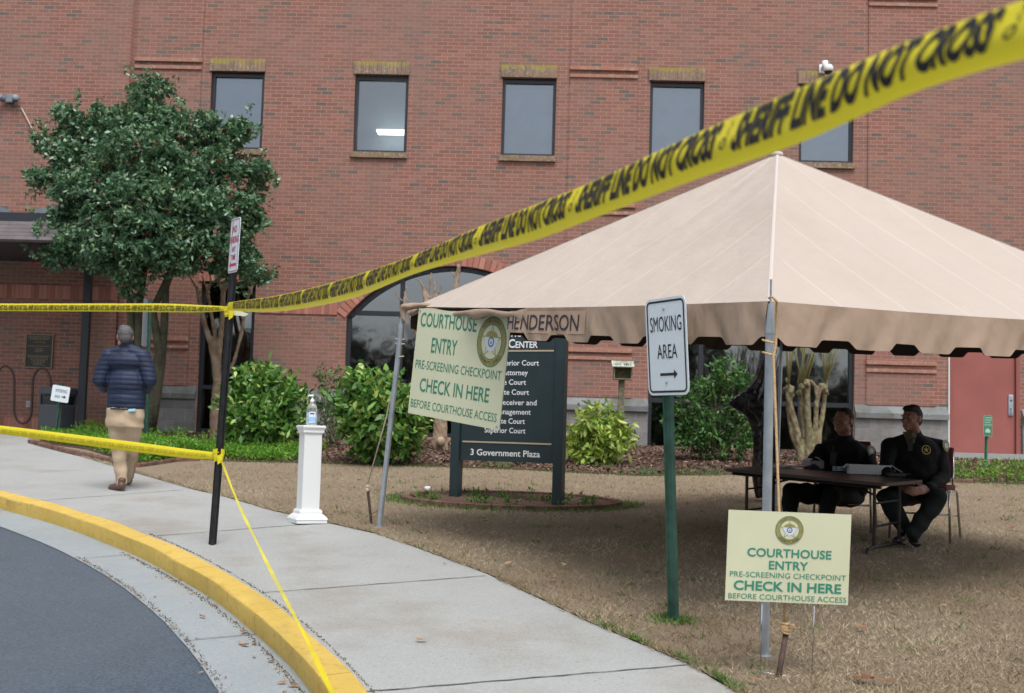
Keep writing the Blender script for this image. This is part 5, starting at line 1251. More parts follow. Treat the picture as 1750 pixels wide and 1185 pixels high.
b = MB(); h2 = q(216, 822, .45); h2.z = zz(h2.y, .02); shoe(b, h2, h2+V(-.05, .25, .0)); link_mesh('shoe', remesh(b, .008, 2), MT['shoe_brown'], man, True)

# ---- the two seated officers
def officer(lab, j, fc, s, tilt, hairm, trm, full, torso_dir, seatloc, extra=None):
    g = V(seatloc.x, seatloc.y, gt(seatloc)); r = empty('person', g, lab, 'person')
    b = MB(); P, R = head(b, j['head'], fc, tilt, s)
    b.cone(j['neck'], .062, j['head']+V(0, 0, -.06), .058)
    up = (j['neck']-j['pelvis']).normalized(); td = V(torso_dir[0], torso_dir[1], 0).normalized(); sx = td.cross(up).normalized(); TR = Matrix((sx, up.cross(sx), up)).transposed()
    b.ball(j['chest'], (.16, .11, .22), TR); b.ball(j['pelvis'], (.16, .12, .13), TR)
    for k in ('L', 'R'):
        b.limb([j['sh'+k]-up*.05, j['el'+k], j['wr'+k]], [.040, .038, .030]); b.limb([j['hip'+k], j['kn'+k], j['an'+k]], [.08, .058, .04])
        hand(b, j['wr'+k], j['hd'+k], j['pn'+k], .45, thumb=1 if k == 'L' else -1)
    link_mesh('body', remesh(b, .006, 2), MT['skin'], r, True); hairmesh(r, P, R, s, hairm, full)
    e = MB()
    for qx in (-1, 1): e.ball(P(qx*.03, .0775, .008), .0095*s)
    e.build('eye', mat('eye white', (.32, .27, .25), .4), r, True)
    e = MB()
    for qx in (-1, 1): e.ball(P(qx*.03, .0835, .008), .0052*s)
    e.build('pupil', MT['ink'], r, True)
    b = MB(); b.ball(j['chest']+up*.05, (.205*j.get('bw', 1), .15, .19), TR); b.ball(j['chest']-up*.12, (.195*j.get('bw', 1), .165, .2), TR); b.ball(j['pelvis']+up*.06, (.195*j.get('bw', 1), .165, .15), TR)
    b.lathe(j['neck']-up*.05, [(.10, -.03), (.085, .02), (.075, .06), (.072, .085)], 18, R=TR)
    for k in ('L', 'R'):
        b.ball(j['sh'+k]-up*.03, (.078, .08, .08)); b.cone(j['sh'+k]-up*.03, .076, j['neck']-up*.085, .088)
        m1 = j['sh'+k].lerp(j['el'+k], .5)+V(0, 0, .0); b.limb([j['sh'+k]-up*.03, m1, j['el'+k], j['el'+k].lerp(j['wr'+k], .5), j['wr'+k].lerp(j['el'+k], .06)], [.076, .073, .067, .058, .046])
    jk = link_mesh('jacket', folds(remesh(b, .010, 3), .010, 24, 1), MT['officer'], r, True)
    b = MB(); b.ball(j['pelvis'], (.19, .155, .125), TR)
    for k in ('L', 'R'):
        b.limb([j['hip'+k], j['hip'+k].lerp(j['kn'+k], .5), j['kn'+k], j['kn'+k].lerp(j['an'+k], .5), j['an'+k]], [.112, .102, .085, .075, .066])
    link_mesh('trousers', folds(remesh(b, .010, 3), .010, 22, 2), trm, r, True)
    for k in ('L', 'R'): b = MB(); shoe(b, j['hl'+k], j['to'+k]); link_mesh('shoe', remesh(b, .008, 2), MT['shoe_black'], r, True)
    # shoulder patch
    def patch(c, n, m, pts, nm, d=.004, par=jk):
        n = n.normalized(); e1 = V(0, 0, 1).cross(n).normalized(); e2 = n.cross(e1); MBp = MB(); MBp.plate(c, e1, e2, pts, d, n); return MBp.build(nm, m, par)
    shield = lambda s_: [(x*s_, y*s_) for x, y in ((-.9, .7), (-.45, 1.0), (0, 1.1), (.45, 1.0), (.9, .7), (.95, 0), (.6, -.8), (0, -1.2), (-.6, -.8), (-.95, 0))]
    pc_, pn_ = j['patch'], j['patchn']
    patch(pc_, pn_, MT['gold'], shield(.048), 'shoulder_patch'); patch(pc_+pn_.normalized()*.003, pn_, MT['bwhite'], circ(.026, 16), 'patch_centre')
    if 'badge' in j:
        c_, n2 = j['badge'], j['badgen'].normalized(); e1 = V(0, 0, 1).cross(n2).normalized(); e2 = n2.cross(e1)
        m_ = MB(); o1, o2 = circ(.042, 28), circ(.034, 28); m_.add([c_+e1*x+e2*y for x, y in o1+o2], [(i, (i+1) % 28, (i+1) % 28+28, i+28) for i in range(28)]); m_.plate(c_+n2*.001, e1, e2, star_pts(.028, .011), .002, n2); m_.build('chest_badge', mat('gold thread', (.50, .40, .10), .5), jk)
    return r, P, jk
def q2(u, v, z): return D(u, v, z)
s2 = q2(1588, 850, 11.0)
J = dict(head=q2(1558, 716, 10.95), neck=q2(1562, 742, 11.0), chest=q2(1562, 785, 11.0), pelvis=q2(1574, 838, 11.05),
  shL=q2(1605, 760, 10.98), elL=q2(1612, 815, 10.88), wrL=q2(1586, 836, 10.62), hdL=q2(1573, 838, 10.55), pnL=V(-.8, .2, -.3),
  shR=q2(1521, 757, 11.0), elR=q2(1512, 808, 10.85), wrR=q2(1540, 830, 10.62), hdR=q2(1551, 836, 10.56), pnR=V(.8, .2, -.3),
  hipL=q2(1592, 846, 11.0), knL=q2(1602, 852, 10.55), anL=q2(1560, 925, 10.45), hlL=q2(1558, 934, 10.50), toL=q2(1568, 938, 10.25),
  hipR=q2(1556, 844, 11.05), knR=q2(1514, 850, 10.62), anR=q2(1548, 922, 10.62), hlR=q2(1545, 930, 10.64), toR=q2(1530, 932, 10.40),
  patch=q2(1617, 762, 10.905), patchn=V(.55, -.8, .15), badge=q2(1583, 769, 10.80), badgen=V(.1, -1, .15), bw=1.12)
def fixshoe(J):
    for k in ('L', 'R'):
        for a_ in ('hl', 'to'): p = J[a_+k]; p.z = zz(p.y, .035)
        J['an'+k].z = max(J['an'+k].z, zz(J['an'+k].y, .13))
fixshoe(J)
r2, P2, jk2 = officer('dark haired officer with a gold chest badge seated at the right end of the table', J, (-.80, -.60), 1.0, .0, MT['hair_dark'], MT['trouser_g'], True, (-.45, -.9), s2)
mb = MB(); mb.tube([q2(1556, 741, 10.88), q2(1558, 750, 10.86)], [.03, .045], 8); mb.plate(q2(1557, 748, 10.875), V(1, 0, 0), V(0, 0, 1), [(-.075, .05), (.06, .06), (.02, -.09), (-.02, -.09)], .004); mb.build('shirt_collar', mat('olive tan shirt', (.14, .115, .07), .8), r2)
mb = MB(); mb.plate(q2(1556, 750, 10.86), V(1, 0, 0), V(0, 0, 1), [(-.018, .03), (.018, .03), (.022, -.11), (-.022, -.11)], .004); mb.build('necktie', MT['ink'], r2)
ch2 = V(s2.x, s2.y, 0); chair(V(3.50, 11.12, zz(11.12, 0)), radians(-28), 'chrome and maroon stacking chair under the right hand officer')
s1 = q2(1440, 852, 11.55)
J = dict(head=q2(1441, 720, 11.5), neck=q2(1444, 748, 11.55), chest=q2(1442, 790, 11.55), pelvis=q2(1444, 842, 11.6),
  shL=q2(1482, 770, 11.5), elL=q2(1488, 812, 11.3), wrL=q2(1460, 818, 11.05), hdL=q2(1447, 818, 10.98), pnL=V(-.6, 0, -.6),
  shR=q2(1405, 765, 11.6), elR=q2(1384, 802, 11.45), wrR=q2(1408, 815, 11.12), hdR=q2(1418, 817, 11.05), pnR=V(.6, 0, -.6),
  hipL=q2(1458, 848, 11.55), knL=q2(1420, 848, 11.1), anL=q2(1408, 905, 11.05), hlL=q2(1408, 915, 11.1), toL=q2(1395, 920, 10.85),
  hipR=q2(1425, 846, 11.6), knR=q2(1352, 842, 11.25), anR=q2(1350, 900, 11.2), hlR=q2(1350, 908, 11.25), toR=q2(1335, 912, 11.0),
  patch=q2(1489, 771, 11.395), patchn=V(.45, -.9, .1), bw=1.22)
fixshoe(J)
r1, P1, jk1 = officer('heavy set short haired officer in black seated behind the middle of the table', J, (-.72, -.68), 1.06, .0, MT['hair_brown'], MT['officer'], False, (-.5, -.87), s1)
mb = MB(); mb.box(q2(1424, 785, 11.33), (.055, .04, .13), mat=Matrix.Rotation(.1, 3, 'Y'), bev=.01); mb.tube([q2(1424, 775, 11.33), q2(1424, 762, 11.33)], .006, 6); mb.build('chest_radio', MT['black'], r1)
chair(V(2.91, 11.62, zz(11.62, 0)), radians(-20), 'chrome and maroon stacking chair under the heavy set officer')
# ------------------------------------------------------------------ vegetation
def fast_mesh(name, V_, nper, mat_, parent=None, smooth=False):
    """V_: (N, nper, 3) separate polygons"""
    N = V_.shape[0]; me = bpy.data.meshes.new(name); co = V_.reshape(-1, 3).astype(np.float32).copy()
    if parent is not None: co -= np.array(ORG[parent], dtype=np.float32)
    me.vertices.add(N*nper); me.vertices.foreach_set('co', co.ravel()); me.loops.add(N*nper); me.loops.foreach_set('vertex_index', np.arange(N*nper, dtype=np.int32))
    me.polygons.add(N); me.polygons.foreach_set('loop_start', np.arange(0, N*nper, nper, dtype=np.int32)); me.polygons.foreach_set('loop_total', np.full(N, nper, dtype=np.int32))
    me.update(calc_edges=True); me.validate()
    return link_mesh(name, me, mat_, parent, smooth, shift=False)
def unit(a): return a/np.maximum(np.linalg.norm(a, axis=1, keepdims=True), 1e-9)
def leaves(name, pos, dirs, L, W, mat_, parent, droop=.2, jit=.5):
    """folded pointed leaves, six vertices each: two quads sharing the midrib -> one hexagon"""
    N = len(pos); d = unit(dirs+rng.normal(0, jit, (N, 3))+np.array([0, 0, -droop])); up = unit(np.cross(d, rng.normal(0, 1, (N, 3)))); s = np.cross(d, up)
    l = L*rng.uniform(.65, 1.25, (N, 1)); w_ = W*rng.uniform(.7, 1.2, (N, 1)); c = pos
    a = c; t = c+d*l-up*l*.12; m1 = c+d*l*.4; 
    v = np.stack([a, m1+s*w_*.5+up*w_*.18, c+d*l*.75+s*w_*.32+up*w_*.1, t, c+d*l*.75-s*w_*.32+up*w_*.1, m1-s*w_*.5+up*w_*.18], axis=1)
    return fast_mesh(name, v, 6, mat_, parent)
def inside(rad, n, shell=.5):
    d = unit(rng.normal(0, 1, (n, 3))); r = rng.uniform(shell, 1, (n, 1))**.6; return d*r*np.array(rad), d
def crown(name, lobes, mat_, parent, L, W, spray=16, srad=.10, shell=.55, jit=.7, droop=.15, upb=.25, dens=1.0):
    P, Dd = [], []
    for c, rad, n in lobes:
        n = int(n*dens); o_, d = inside(rad, n, shell); base = np.array(c)+o_; k = spray
        dirs = unit(d+np.array([0, 0, upb])+rng.normal(0, .35, d.shape))
        ax = np.repeat(dirs, k, 0); t = rng.uniform(-.6, 1, (n*k, 1)); p = np.repeat(base, k, 0)+ax*t*srad+rng.normal(0, srad*.28, (n*k, 3))
        P.append(p); Dd.append(unit(ax+unit(rng.normal(0, 1, ax.shape))*.9))
    return leaves(name, np.vstack(P), np.vstack(Dd), L, W, mat_, parent, droop, jit)
def stems(mb, base, tips, r0, r1, wob=.06, n=6, sides=8):
    for t in tips:
        b_, t = Vector(base), Vector(t); pts = []
        k = rng.normal(0, wob, (n+1, 3)); k[0] = 0
        for i in range(n+1):
            f = i/n; p = b_.lerp(t, f); p.z += 0; pts.append(p+Vector(k[i])*sin(pi*f)+V(0, 0, .0))
        mb.tube(pts, [r0+(r1-r0)*i/n for i in range(n+1)], sides)

# --- the holly
zh = 20.0
hb = G(238, 752); hb.z = zz(hb.y, 0); zh = (hb-CAM).dot(fw)
h = empty('holly_tree', hb, 'big holly tree with dark green leaves and red berries before the entrance canopy', 'tree')
def hp(u, v, dz=0): return np.array(D(u, v, zh+dz))
# (u, v, half width px, half height px, depth offset, sprays)
px = FPX/zh; S = 1/px
LB = [(255,160,22,42,0,34),(250,215,56,38,0,80),(150,232,38,28,.1,46),(108,200,17,16,.1,10),(190,215,40,34,-.1,44),(330,225,50,32,0,60),(385,240,32,20,0,26),(425,222,20,9,0,10),(240,270,95,48,-.4,150),(130,275,55,36,0,66),(90,250,30,22,.2,18),(345,290,70,42,-.2,96),(420,300,34,24,0,24),(455,298,20,13,0,10),(80,315,36,20,.1,22),(150,330,70,40,-.3,90),(240,340,100,46,-.6,150),(340,350,80,44,-.4,110),(420,350,44,30,0,40),(120,385,50,28,-.1,50),(90,400,36,18,-.1,22),(75,445,26,13,-.1,14),(120,435,45,22,-.2,44),(190,405,80,44,-.5,110),(280,410,90,44,-.6,120),(365,400,70,42,-.4,80),(430,385,26,22,0,18),(215,450,70,26,-.4,60),(300,448,62,24,-.4,54),(405,440,40,30,-.1,36),(440,470,34,18,0,22),(220,478,14,26,-.3,12),(395,470,24,20,0,14)]
lobes = [(hp(250+(u-250)*.945, v, dz), (a*S*1.0, max(a*S*.85, .35), b_*S), n) for u, v, a, b_, dz, n in LB]
sub_ = []
for c_, rad_, n_ in lobes:
    m_ = max(3, int(n_/7))
    for _ in range(m_):
        d_ = rng.normal(0, 1, 3); d_[1] -= .25; d_ /= np.linalg.norm(d_); f_ = rng.uniform(.5, .93); sub_.append((np.array(c_)+d_*np.array(rad_)*f_+np.array([0, 0, .02]), (.20, .20, .13), int(rng.integers(17, 27))))
def rosettes(name, lobes_, m_, parent, L, W, k=9):
    P_, D_ = [], []
    for c_, rad_, n_ in lobes_:
        o2_, d_ = inside(rad_, n_, .5); d_ = unit(d_+np.array([0, -.15, .55])); base_ = np.array(c_)+o2_
        ax_ = np.repeat(d_, k, 0); pr_ = unit(np.cross(ax_, rng.normal(0, 1, ax_.shape))); P_.append(np.repeat(base_, k, 0)+ax_*rng.uniform(-.035, .03, (n_*k, 1))+pr_*.006); D_.append(unit(pr_+ax_*rng.uniform(.1, .9, (n_*k, 1))))
    return leaves(name, np.vstack(P_), np.vstack(D_), L, W, m_, parent, .05, .12)
rosettes('crown', sub_, MT['holly'], h, .088, .046)
crown('inner_foliage', lobes, MT['holly'], h, .08, .042, spray=12, srad=.12, shell=.1, dens=.8)
tw, td = [], []
for _ in range(150):
    (c_, rad_, n_) = lobes[int(rng.integers(len(lobes)))]; d_ = rng.normal(0, 1, 3); d_[2] += .35; d_ /= np.linalg.norm(d_); e_ = np.array(c_)+d_*np.array(rad_)*1.0; o2_ = d_+np.array([0, 0, .35]); o2_ /= np.linalg.norm(o2_); L2_ = rng.uniform(.12, .38)
    for k_ in range(int(14+L2_*40)):
        f_ = rng.uniform(-.3, 1); tw.append(e_+o2_*L2_*f_+rng.normal(0, .028, 3)); td.append(o2_+rng.normal(0, .7, 3))
leaves('sprigs', np.array(tw), unit(np.array(td)), .085, .042, MT['holly'], h, .1, .3)
P, Dd = [], []
mb = MB()
for u, v, a, b_, dz, n in LB:
    for _ in range(max(2, n//9)):
        c = hp(u+rng.uniform(-a, a)*.8, v+rng.uniform(-b_, b_)*.8, dz-a*S*.5*rng.uniform(.2, 1))
        for _ in range(6): mb.ball(Vector(c)+Vector(rng.normal(0, .022, 3)), .0075+.003*rng.random(), nu=6, nv=4)
mb.build('berries', MT['berry'], h)
mb = MB()
fork = [V(*hp(u, v)) for u, v in ((222, 640), (262, 640), (283, 620))]
for (bu, pts) in ((226, [(226, 752), (222, 700), (219, 640), (226, 560), (222, 500), (205, 430), (170, 360), (130, 300)]), (238, [(240, 752), (243, 690), (238, 620), (236, 540), (245, 460), (250, 350), (252, 200)]), (262, [(256, 752), (266, 690), (276, 620), (281, 560), (284, 490), (310, 420), (350, 340), (400, 260)]), (1, [(250, 752), (262, 680), (272, 600), (262, 530), (300, 450), (380, 400), (430, 350)])):
    P_ = [Vector(hp(u+rng.normal(0, 1.2), v, rng.normal(0, .03))) for u, v in pts]; n = len(P_); mb.tube(P_, [.075*(1-i/(n+1.2))+.012 for i in range(n)], 10)
for u, v, a, b_, dz, n in LB:
    s0 = Vector(hp(245, 330, 0)) if v < 330 else Vector(hp(250, 440, 0)); stems(mb, s0, [hp(u, v, dz)], .03, .008, .1, 5, 6)
mb.build('trunk', MT['bark'], h, True)

# --- pruned crape myrtles
def myrtle(base_px, limbs, knobs, m, lab, depth=None, shoots=()):
    b_ = G(*base_px); b_.z = zz(b_.y, 0)
    if depth: b_ = D(base_px[0], base_px[1], depth)
    z_ = (b_-CAM).dot(fw); r = empty('crape_myrtle', b_, lab, 'tree'); mb = MB()
    for pts, ra, rb, dz in limbs:
        P_ = [D(u+rng.normal(0, .8), v, z_+dz*i/len(pts)) for i, (u, v) in enumerate(pts)]; n = len(P_)
        mb.tube(P_, [ra+(rb-ra)*i/(n-1) for i in range(n)], 10)
    mb2 = MB()
    for u, v, rr_, dz in knobs:
        c = D(u, v, z_+dz); mb.ball(c, (rr_, rr_, rr_*1.2))
        for _ in range(5): mb.ball(c+Vector(rng.normal(0, rr_*.6, 3)), rr_*rng.uniform(.4, .7), nu=8, nv=6)
    me = remesh(mb, .014, 1); n_ = len(me.vertices); co = np.empty(n_*3); me.vertices.foreach_get('co', co); co = co.reshape(-1, 3); no = np.empty(n_*3); me.vertex_normals.foreach_get('vector', no); no = no.reshape(-1, 3)
    co += no*(.0045*np.sin(co[:, 2]*31+co[:, 0]*40)*np.sin(co[:, 0]*53+co[:, 2]*13)+.003*np.sin(co[:, 2]*9+co[:, 1]*60))[:, None]; me.vertices.foreach_set('co', co.ravel()); me.update()
    tr = link_mesh('trunk', me, m, r, True)
    mb = MB()
    for u, v, u1, v1, dz in shoots: mb.tube([D(u, v, z_+dz), D((u+u1)/2+rng.normal(0, 2), (v+v1)/2, z_+dz), D(u1, v1, z_+dz+rng.normal(0, .1))], [.013, .009, .005], 6)
    if shoots: mb.build('shoot', MT['shoot_g'], r, True)
    return r
myrtle((366, 748), [([(366, 752), (368, 700), (372, 655), (370, 620)], .085, .075, 0), ([(370, 630), (362, 590), (350, 555), (343, 520), (336, 490)], .06, .03, 0), ([(372, 630), (377, 580), (380, 530), (382, 500), (384, 478)], .055, .032, 0), ([(370, 612), (366, 570), (360, 530), (356, 505), (354, 485)], .04, .025, .2), ([(376, 660), (398, 620), (412, 570), (420, 520), (428, 490)], .035, .022, .1),
  ([(338, 500), (330, 482), (324, 474)], .022, .012, 0), ([(356, 500), (350, 484), (345, 470)], .022, .012, 0), ([(357, 498), (360, 480), (357, 462)], .022, .012, 0), ([(382, 505), (374, 480), (372, 458)], .024, .012, 0), ([(384, 500), (392, 480), (396, 462)], .022, .012, 0), ([(428, 500), (420, 480), (416, 468)], .02, .012, .1), ([(428, 496), (438, 480), (448, 470)], .02, .012, .1), ([(430, 500), (432, 484), (436, 474)], .018, .010, .1)],
  [(372, 652, .08, 0), (376, 660, .05, 0), (340, 498, .035, 0), (382, 502, .04, 0), (428, 500, .032, .1), (356, 500, .03, 0)], MT['myrtle'], 'pruned crape myrtle with knobbly stubs just left of the black no parking post')
myrtle((752, 772), [([(752, 775), (752, 740), (754, 690), (750, 640), (742, 580), (736, 530), (728, 512)], .125, .06, 0), ([(752, 690), (768, 620), (774, 560), (778, 500), (784, 462), (785, 452)], .06, .028, 0), ([(750, 640), (715, 580), (696, 530), (692, 500)], .04, .02, 0),
  ([(728, 514), (722, 490), (712, 476)], .028, .013, 0), ([(730, 510), (733, 490), (738, 466)], .026, .012, 0), ([(738, 512), (744, 492), (740, 474)], .024, .012, 0), ([(742, 514), (752, 498), (756, 486)], .022, .010, 0), ([(692, 512), (693, 500), (694, 490)], .018, .010, 0), ([(690, 516), (678, 505), (672, 496)], .016, .008, 0), ([(780, 480), (774, 468), (772, 462)], .016, .008, 0)],
  [(730, 512, .05, 0), (692, 512, .03, 0), (752, 760, .13, 0)], MT['myrtle'], 'thick reddish pruned crape myrtle behind the hung banner board')
myrtle((1385, 790), [([(1368, 795), (1362, 740), (1350, 690), (1347, 664)], .062, .044, 0), ([(1378, 795), (1374, 740), (1368, 690), (1368, 660)], .045, .038, .2), ([(1378, 795), (1382, 740), (1380, 690), (1378, 655)], .06, .044, -.1), ([(1385, 795), (1392, 740), (1396, 690), (1404, 655)], .045, .035, 0), ([(1395, 790), (1402, 740), (1408, 690), (1410, 650)], .045, .035, .2), ([(1372, 790), (1352, 740), (1346, 700), (1350, 680)], .035, .03, .1),
  ([(1396, 680), (1392, 660), (1384, 650)], .03, .03, 0)],
  [(1348, 664, .062, 0), (1346, 650, .042, 0), (1352, 676, .05, 0), (1370, 662, .058, .1), (1378, 654, .05, -.1), (1366, 672, .045, .1), (1408, 660, .042, 0), (1412, 670, .038, 0)], MT['myrtle_g'], 'mossy multi stemmed crape myrtle with pale knobs behind the tent table',
  shoots=[(1348, 660, 1338+i*5, 560+int(rng.integers(-8, 8)), rng.normal(0, .1)) for i in range(6)]+[(1370+rng.normal(0, 5), 655, 1346+i*4, 555+int(rng.integers(-8, 8)), rng.normal(0, .2)) for i in range(18)]+[(1410, 655, 1400+i*6, 560, rng.normal(0, .15)) for i in range(9)])

# --- shrubs
def shrub(name, lab, base_px, lobes_px, m, L, W, spray, srad, yoff=0, zfix=None, cat='shrub', dens=1.0, jit=.7, nst=9, droop=.15, upb=.25, shell=.3, group=None):
    b_ = G(*base_px); b_.y += yoff; b_.x *= (b_.y/(b_.y-yoff)); b_.z = zz(b_.y, 0); z_ = (b_-CAM).dot(fw); s_ = z_/FPX; r = empty(name, b_, lab, cat, group)
    lb = [(np.array(D(u, v, z_+dz)), (a*s_, a*s_*.9, h_*s_), n) for u, v, a, h_, dz, n in lobes_px]
    crown('foliage', lb, m, r, L, W, spray, srad, shell=shell, dens=dens, jit=jit, droop=droop, upb=upb)
    mb = MB(); tips = []
    for c, rad, n in lb:
        for _ in range(max(1, nst//len(lb))+1): tips.append(Vector(c)+Vector(rng.normal(0, .3, 3)*np.array(rad)))
    stems(mb, b_, tips, .014, .006, .05, 5, 6); mb.build('stem', MT['wood'], r, True); return r
shrub('aucuba_bush', 'broad glossy spotted laurel bush left of the white column', (450, 772), [(450, 665, 45, 34, 0, 90), (410, 700, 28, 40, 0, 60), (448, 715, 52, 40, -.2, 110), (495, 695, 30, 40, 0, 70), (470, 745, 48, 24, 0, 60), (425, 745, 34, 22, 0, 40), (440, 645, 24, 16, 0, 24)], MT['aucuba'], .13, .06, 9, .13, dens=.9)
shrub('nandina', 'thin airy bush with small leaves against the brick between the two laurel bushes', (570, 765), [(548, 640, 18, 12, 0, 12), (585, 645, 18, 14, 0, 12), (560, 665, 24, 14, 0, 14), (590, 675, 16, 16, 0, 10), (555, 690, 26, 14, 0, 9), (570, 715, 22, 14, 0, 10), (565, 740, 14, 12, 0, 6)], MT['rhodo'], .075, .028, 9, .11, nst=16)
shrub('aucuba_bush', 'tall spotted laurel bush behind the left tent rope', (655, 795), [(640, 665, 45, 26, 0, 70), (605, 690, 24, 34, 0, 40), (650, 705, 60, 40, -.2, 120), (695, 715, 30, 36, 0, 60), (665, 750, 48, 28, 0, 70), (620, 735, 26, 30, 0, 36), (645, 775, 28, 14, 0, 20)], MT['aucuba'], .14, .065, 9, .14, dens=.9)
shrub('yellow_green_bush', 'low bright yellow green bush beside the roofed box post', (1020, 795), [(1020, 722, 36, 24, 0, 50), (990, 755, 28, 30, 0, 44), (1040, 750, 34, 30, 0, 50), (1015, 775, 44, 18, 0, 36), (1062, 740, 14, 16, 0, 12)], MT['yellowbush'], .15, .05, 8, .12, droop=.7, dens=.95)
shrub('rhododendron', 'tall loose evergreen bush between the smoking sign and the black sheeting', (1225, 790), [(1240, 640, 34, 26, 0, 34), (1215, 655, 26, 20, 0, 20), (1262, 655, 28, 20, 0, 24), (1180, 690, 28, 24, 0, 30), (1160, 720, 20, 26, 0, 20), (1235, 700, 40, 24, .1, 30), (1205, 730, 44, 26, 0, 44), (1262, 735, 28, 30, 0, 34), (1180, 755, 36, 18, 0, 30), (1245, 765, 40, 18, 0, 34)], MT['rhodo'], .11, .036, 12, .08, nst=26, jit=.5)
# clumps of bulb leaves in the bed
def clump(u, v, lab, h_=.16, n=60, sp=.12, m=None):
    p = G(u, v); P_ = np.array(p)+np.c_[rng.normal(0, sp, n), rng.normal(0, sp*.6, n), np.zeros(n)]
    d = unit(np.c_[rng.normal(0, .5, n), rng.normal(0, .5, n), np.ones(n)]); s_ = unit(np.cross(d, rng.normal(0, 1, (n, 3))))*.006; l = h_*rng.uniform(.6, 1.2, (n, 1))
    tip = P_+d*l; tip[:, 2] -= .02; v_ = np.stack([P_-s_, P_+s_, tip], axis=1)
    o = fast_mesh('bulb_clump', v_, 3, m or MT['weed']); tag(o, lab, 'plant', 'clumps of green leaves in the mulch bed')
blu = island_mat('blue green blade', [(0, (.06, .18, .06)), (1, (.14, .34, .14))], .6, .3, .3)
for u, v, l, mm in ((850, 800, 'tuft of grassy leaves in the mulch seen beneath the directory sign', None), (1032, 800, 'low green clump at the foot of the yellow green bush', None), (1098, 812, 'blue green clump just left of the smoking sign post', blu), (1166, 812, 'small bright clump just right of the smoking sign post', None), (1212, 812, 'small clump under the tall loose evergreen bush', blu), (508, 778, 'green clump left of the white column', None), (1650, 800, 'green clump beside the door bed edging', None), (1412, 790, 'bright clump at the foot of the mossy myrtle', None)): clump(u, v, l, m=mm)

# --- grass and weeds: uncountable
def blades(name, P_, h_, m, lean=.9, w_=.0035, kind='stuff', label=None):
    n = len(P_); d = unit(np.c_[rng.normal(0, lean, n), rng.normal(0, lean, n), np.full(n, .8)]); s_ = unit(np.cross(d, rng.normal(0, 1, (n, 3))))*w_*rng.uniform(.6, 1.4, (n, 1)); l = h_*rng.uniform(.4, 1.3, (n, 1))
    v_ = np.stack([P_-s_, P_+s_, P_+d*l], axis=1); o = fast_mesh(name, v_, 3, m); o['kind'] = 'stuff'
    if label: tag(o, label, 'grass')
    return o
def scatter(n, x0, x1, y0, y1, ok, z=.008):
    x = rng.uniform(x0, x1, n); u_ = rng.uniform(0, 1, n); y = 1/(1/y0+(1/y1-1/y0)*u_)      # denser near the camera
    k = np.array([ok(a, b) for a, b in zip(x, y)]); x, y = x[k], y[k]; return np.c_[x, y, H0+SL*y+z]
oc = G(873, 861); orx = abs((G(1062, 868)-G(690, 860)).x)/2; ory = .62
def in_ring(x, y, f=1): return ((x-oc.x)/(orx*f))**2+((y-oc.y-.1)/(ory*f))**2 < 1
ex_y = np.linspace(3.2, 21, 400); ex_x = np.array([edge_x(v) for v in ex_y]); bdx = np.linspace(-9, 12, 400); bdy = np.array([bed_y(v) for v in bdx])
def okl(x, y): return x > np.interp(y, ex_y, ex_x)+.01 and y < np.interp(x, bdx, bdy) and not in_ring(x, y)
Pg = scatter(560000, -4.5, 9.5, 5.4, 17, okl)
Pg = Pg[(np.abs(Pg[:, 0]) < .56*Pg[:, 1]+.8)]
clump_ = np.sin(Pg[:, 0]*5.3+np.sin(Pg[:, 1]*4.1)*2)*np.sin(Pg[:, 1]*6.7+np.sin(Pg[:, 0]*3.3)*2)
c2_ = np.sin(Pg[:, 0]*13+np.sin(Pg[:, 1]*9)*2.2)*np.sin(Pg[:, 1]*15+np.sin(Pg[:, 0]*11)*2); Pg = Pg[(clump_+rng.uniform(-1, 1.2, len(Pg)) > -.6) & (c2_+rng.uniform(-1, 1.2, len(Pg)) > -.35)]
blades('dormant_grass', Pg, .042, MT['straw'], 1.0, .0024, label='short straw coloured dormant grass covering the lawn')
def edge_band(n, f, h_, w_): return None
ye = rng.uniform(5.4, 17, 9000); ye = ye[(np.sin(ye*7)+np.sin(ye*17+1)+rng.uniform(-1.2, 2, len(ye))) > .0]
xe = np.interp(ye, ex_y, ex_x)+rng.normal(.012, .018, len(ye)); blades('lawn_edge_grass', np.c_[xe, ye, H0+SL*ye+.006], .05, MT['straw'], 1.1, .0028, label='straw coloured grass creeping over the sidewalk edge')
Q = []
for _ in range(2600):       # green fringe along the bed front
    x = rng.uniform(-4.6, 7); Q.append((x, np.interp(x, bdx, bdy)+rng.normal(-.02, .07)))
for _ in range(520):       # fringe along the sidewalk near the sign post
    y = rng.choice([5.75, 6.0, 6.15, 6.5, 6.9, 7.2])+rng.normal(0, .07); Q.append((np.interp(y, ex_y, ex_x)+abs(rng.normal(0, .02)), y))
for _ in range(160):
    y = rng.uniform(7.4, 16); Q.append((np.interp(y, ex_y, ex_x)+abs(rng.normal(0, .015)), y))
sm_ = G(1152, 1064)
for _ in range(2600):       # green grass before the red door
    x = rng.uniform(5.0, 9); Q.append((x, np.interp(x, bdx, bdy)+rng.normal(.35, .45)))
for _ in range(260):
    x, y = rng.uniform(-2, 6), rng.uniform(6.2, 15)
    if okl(x, y):
        for _k in range(9): Q.append((x+rng.normal(0, .03), y+rng.normal(0, .03)))
for _ in range(420): Q.append((sm_.x+rng.normal(0, .07), sm_.y+rng.normal(0, .06)))
for _ in range(3000):       # around the oval bed
    a = rng.uniform(0, 2*pi); f = rng.normal(1.12, .08); 
    if sin(a) < .3 or cos(a) < -.3: Q.append((oc.x+orx*f*cos(a), oc.y+.1+ory*f*sin(a)*1.05))
Q = np.array(Q); Pz = np.c_[Q, H0+SL*Q[:, 1]+.008]
blades('green_grass_fringe', Pz, .055, MT['weed'], .8, .004, label='thin green grass fringing the beds and the sidewalk edge')
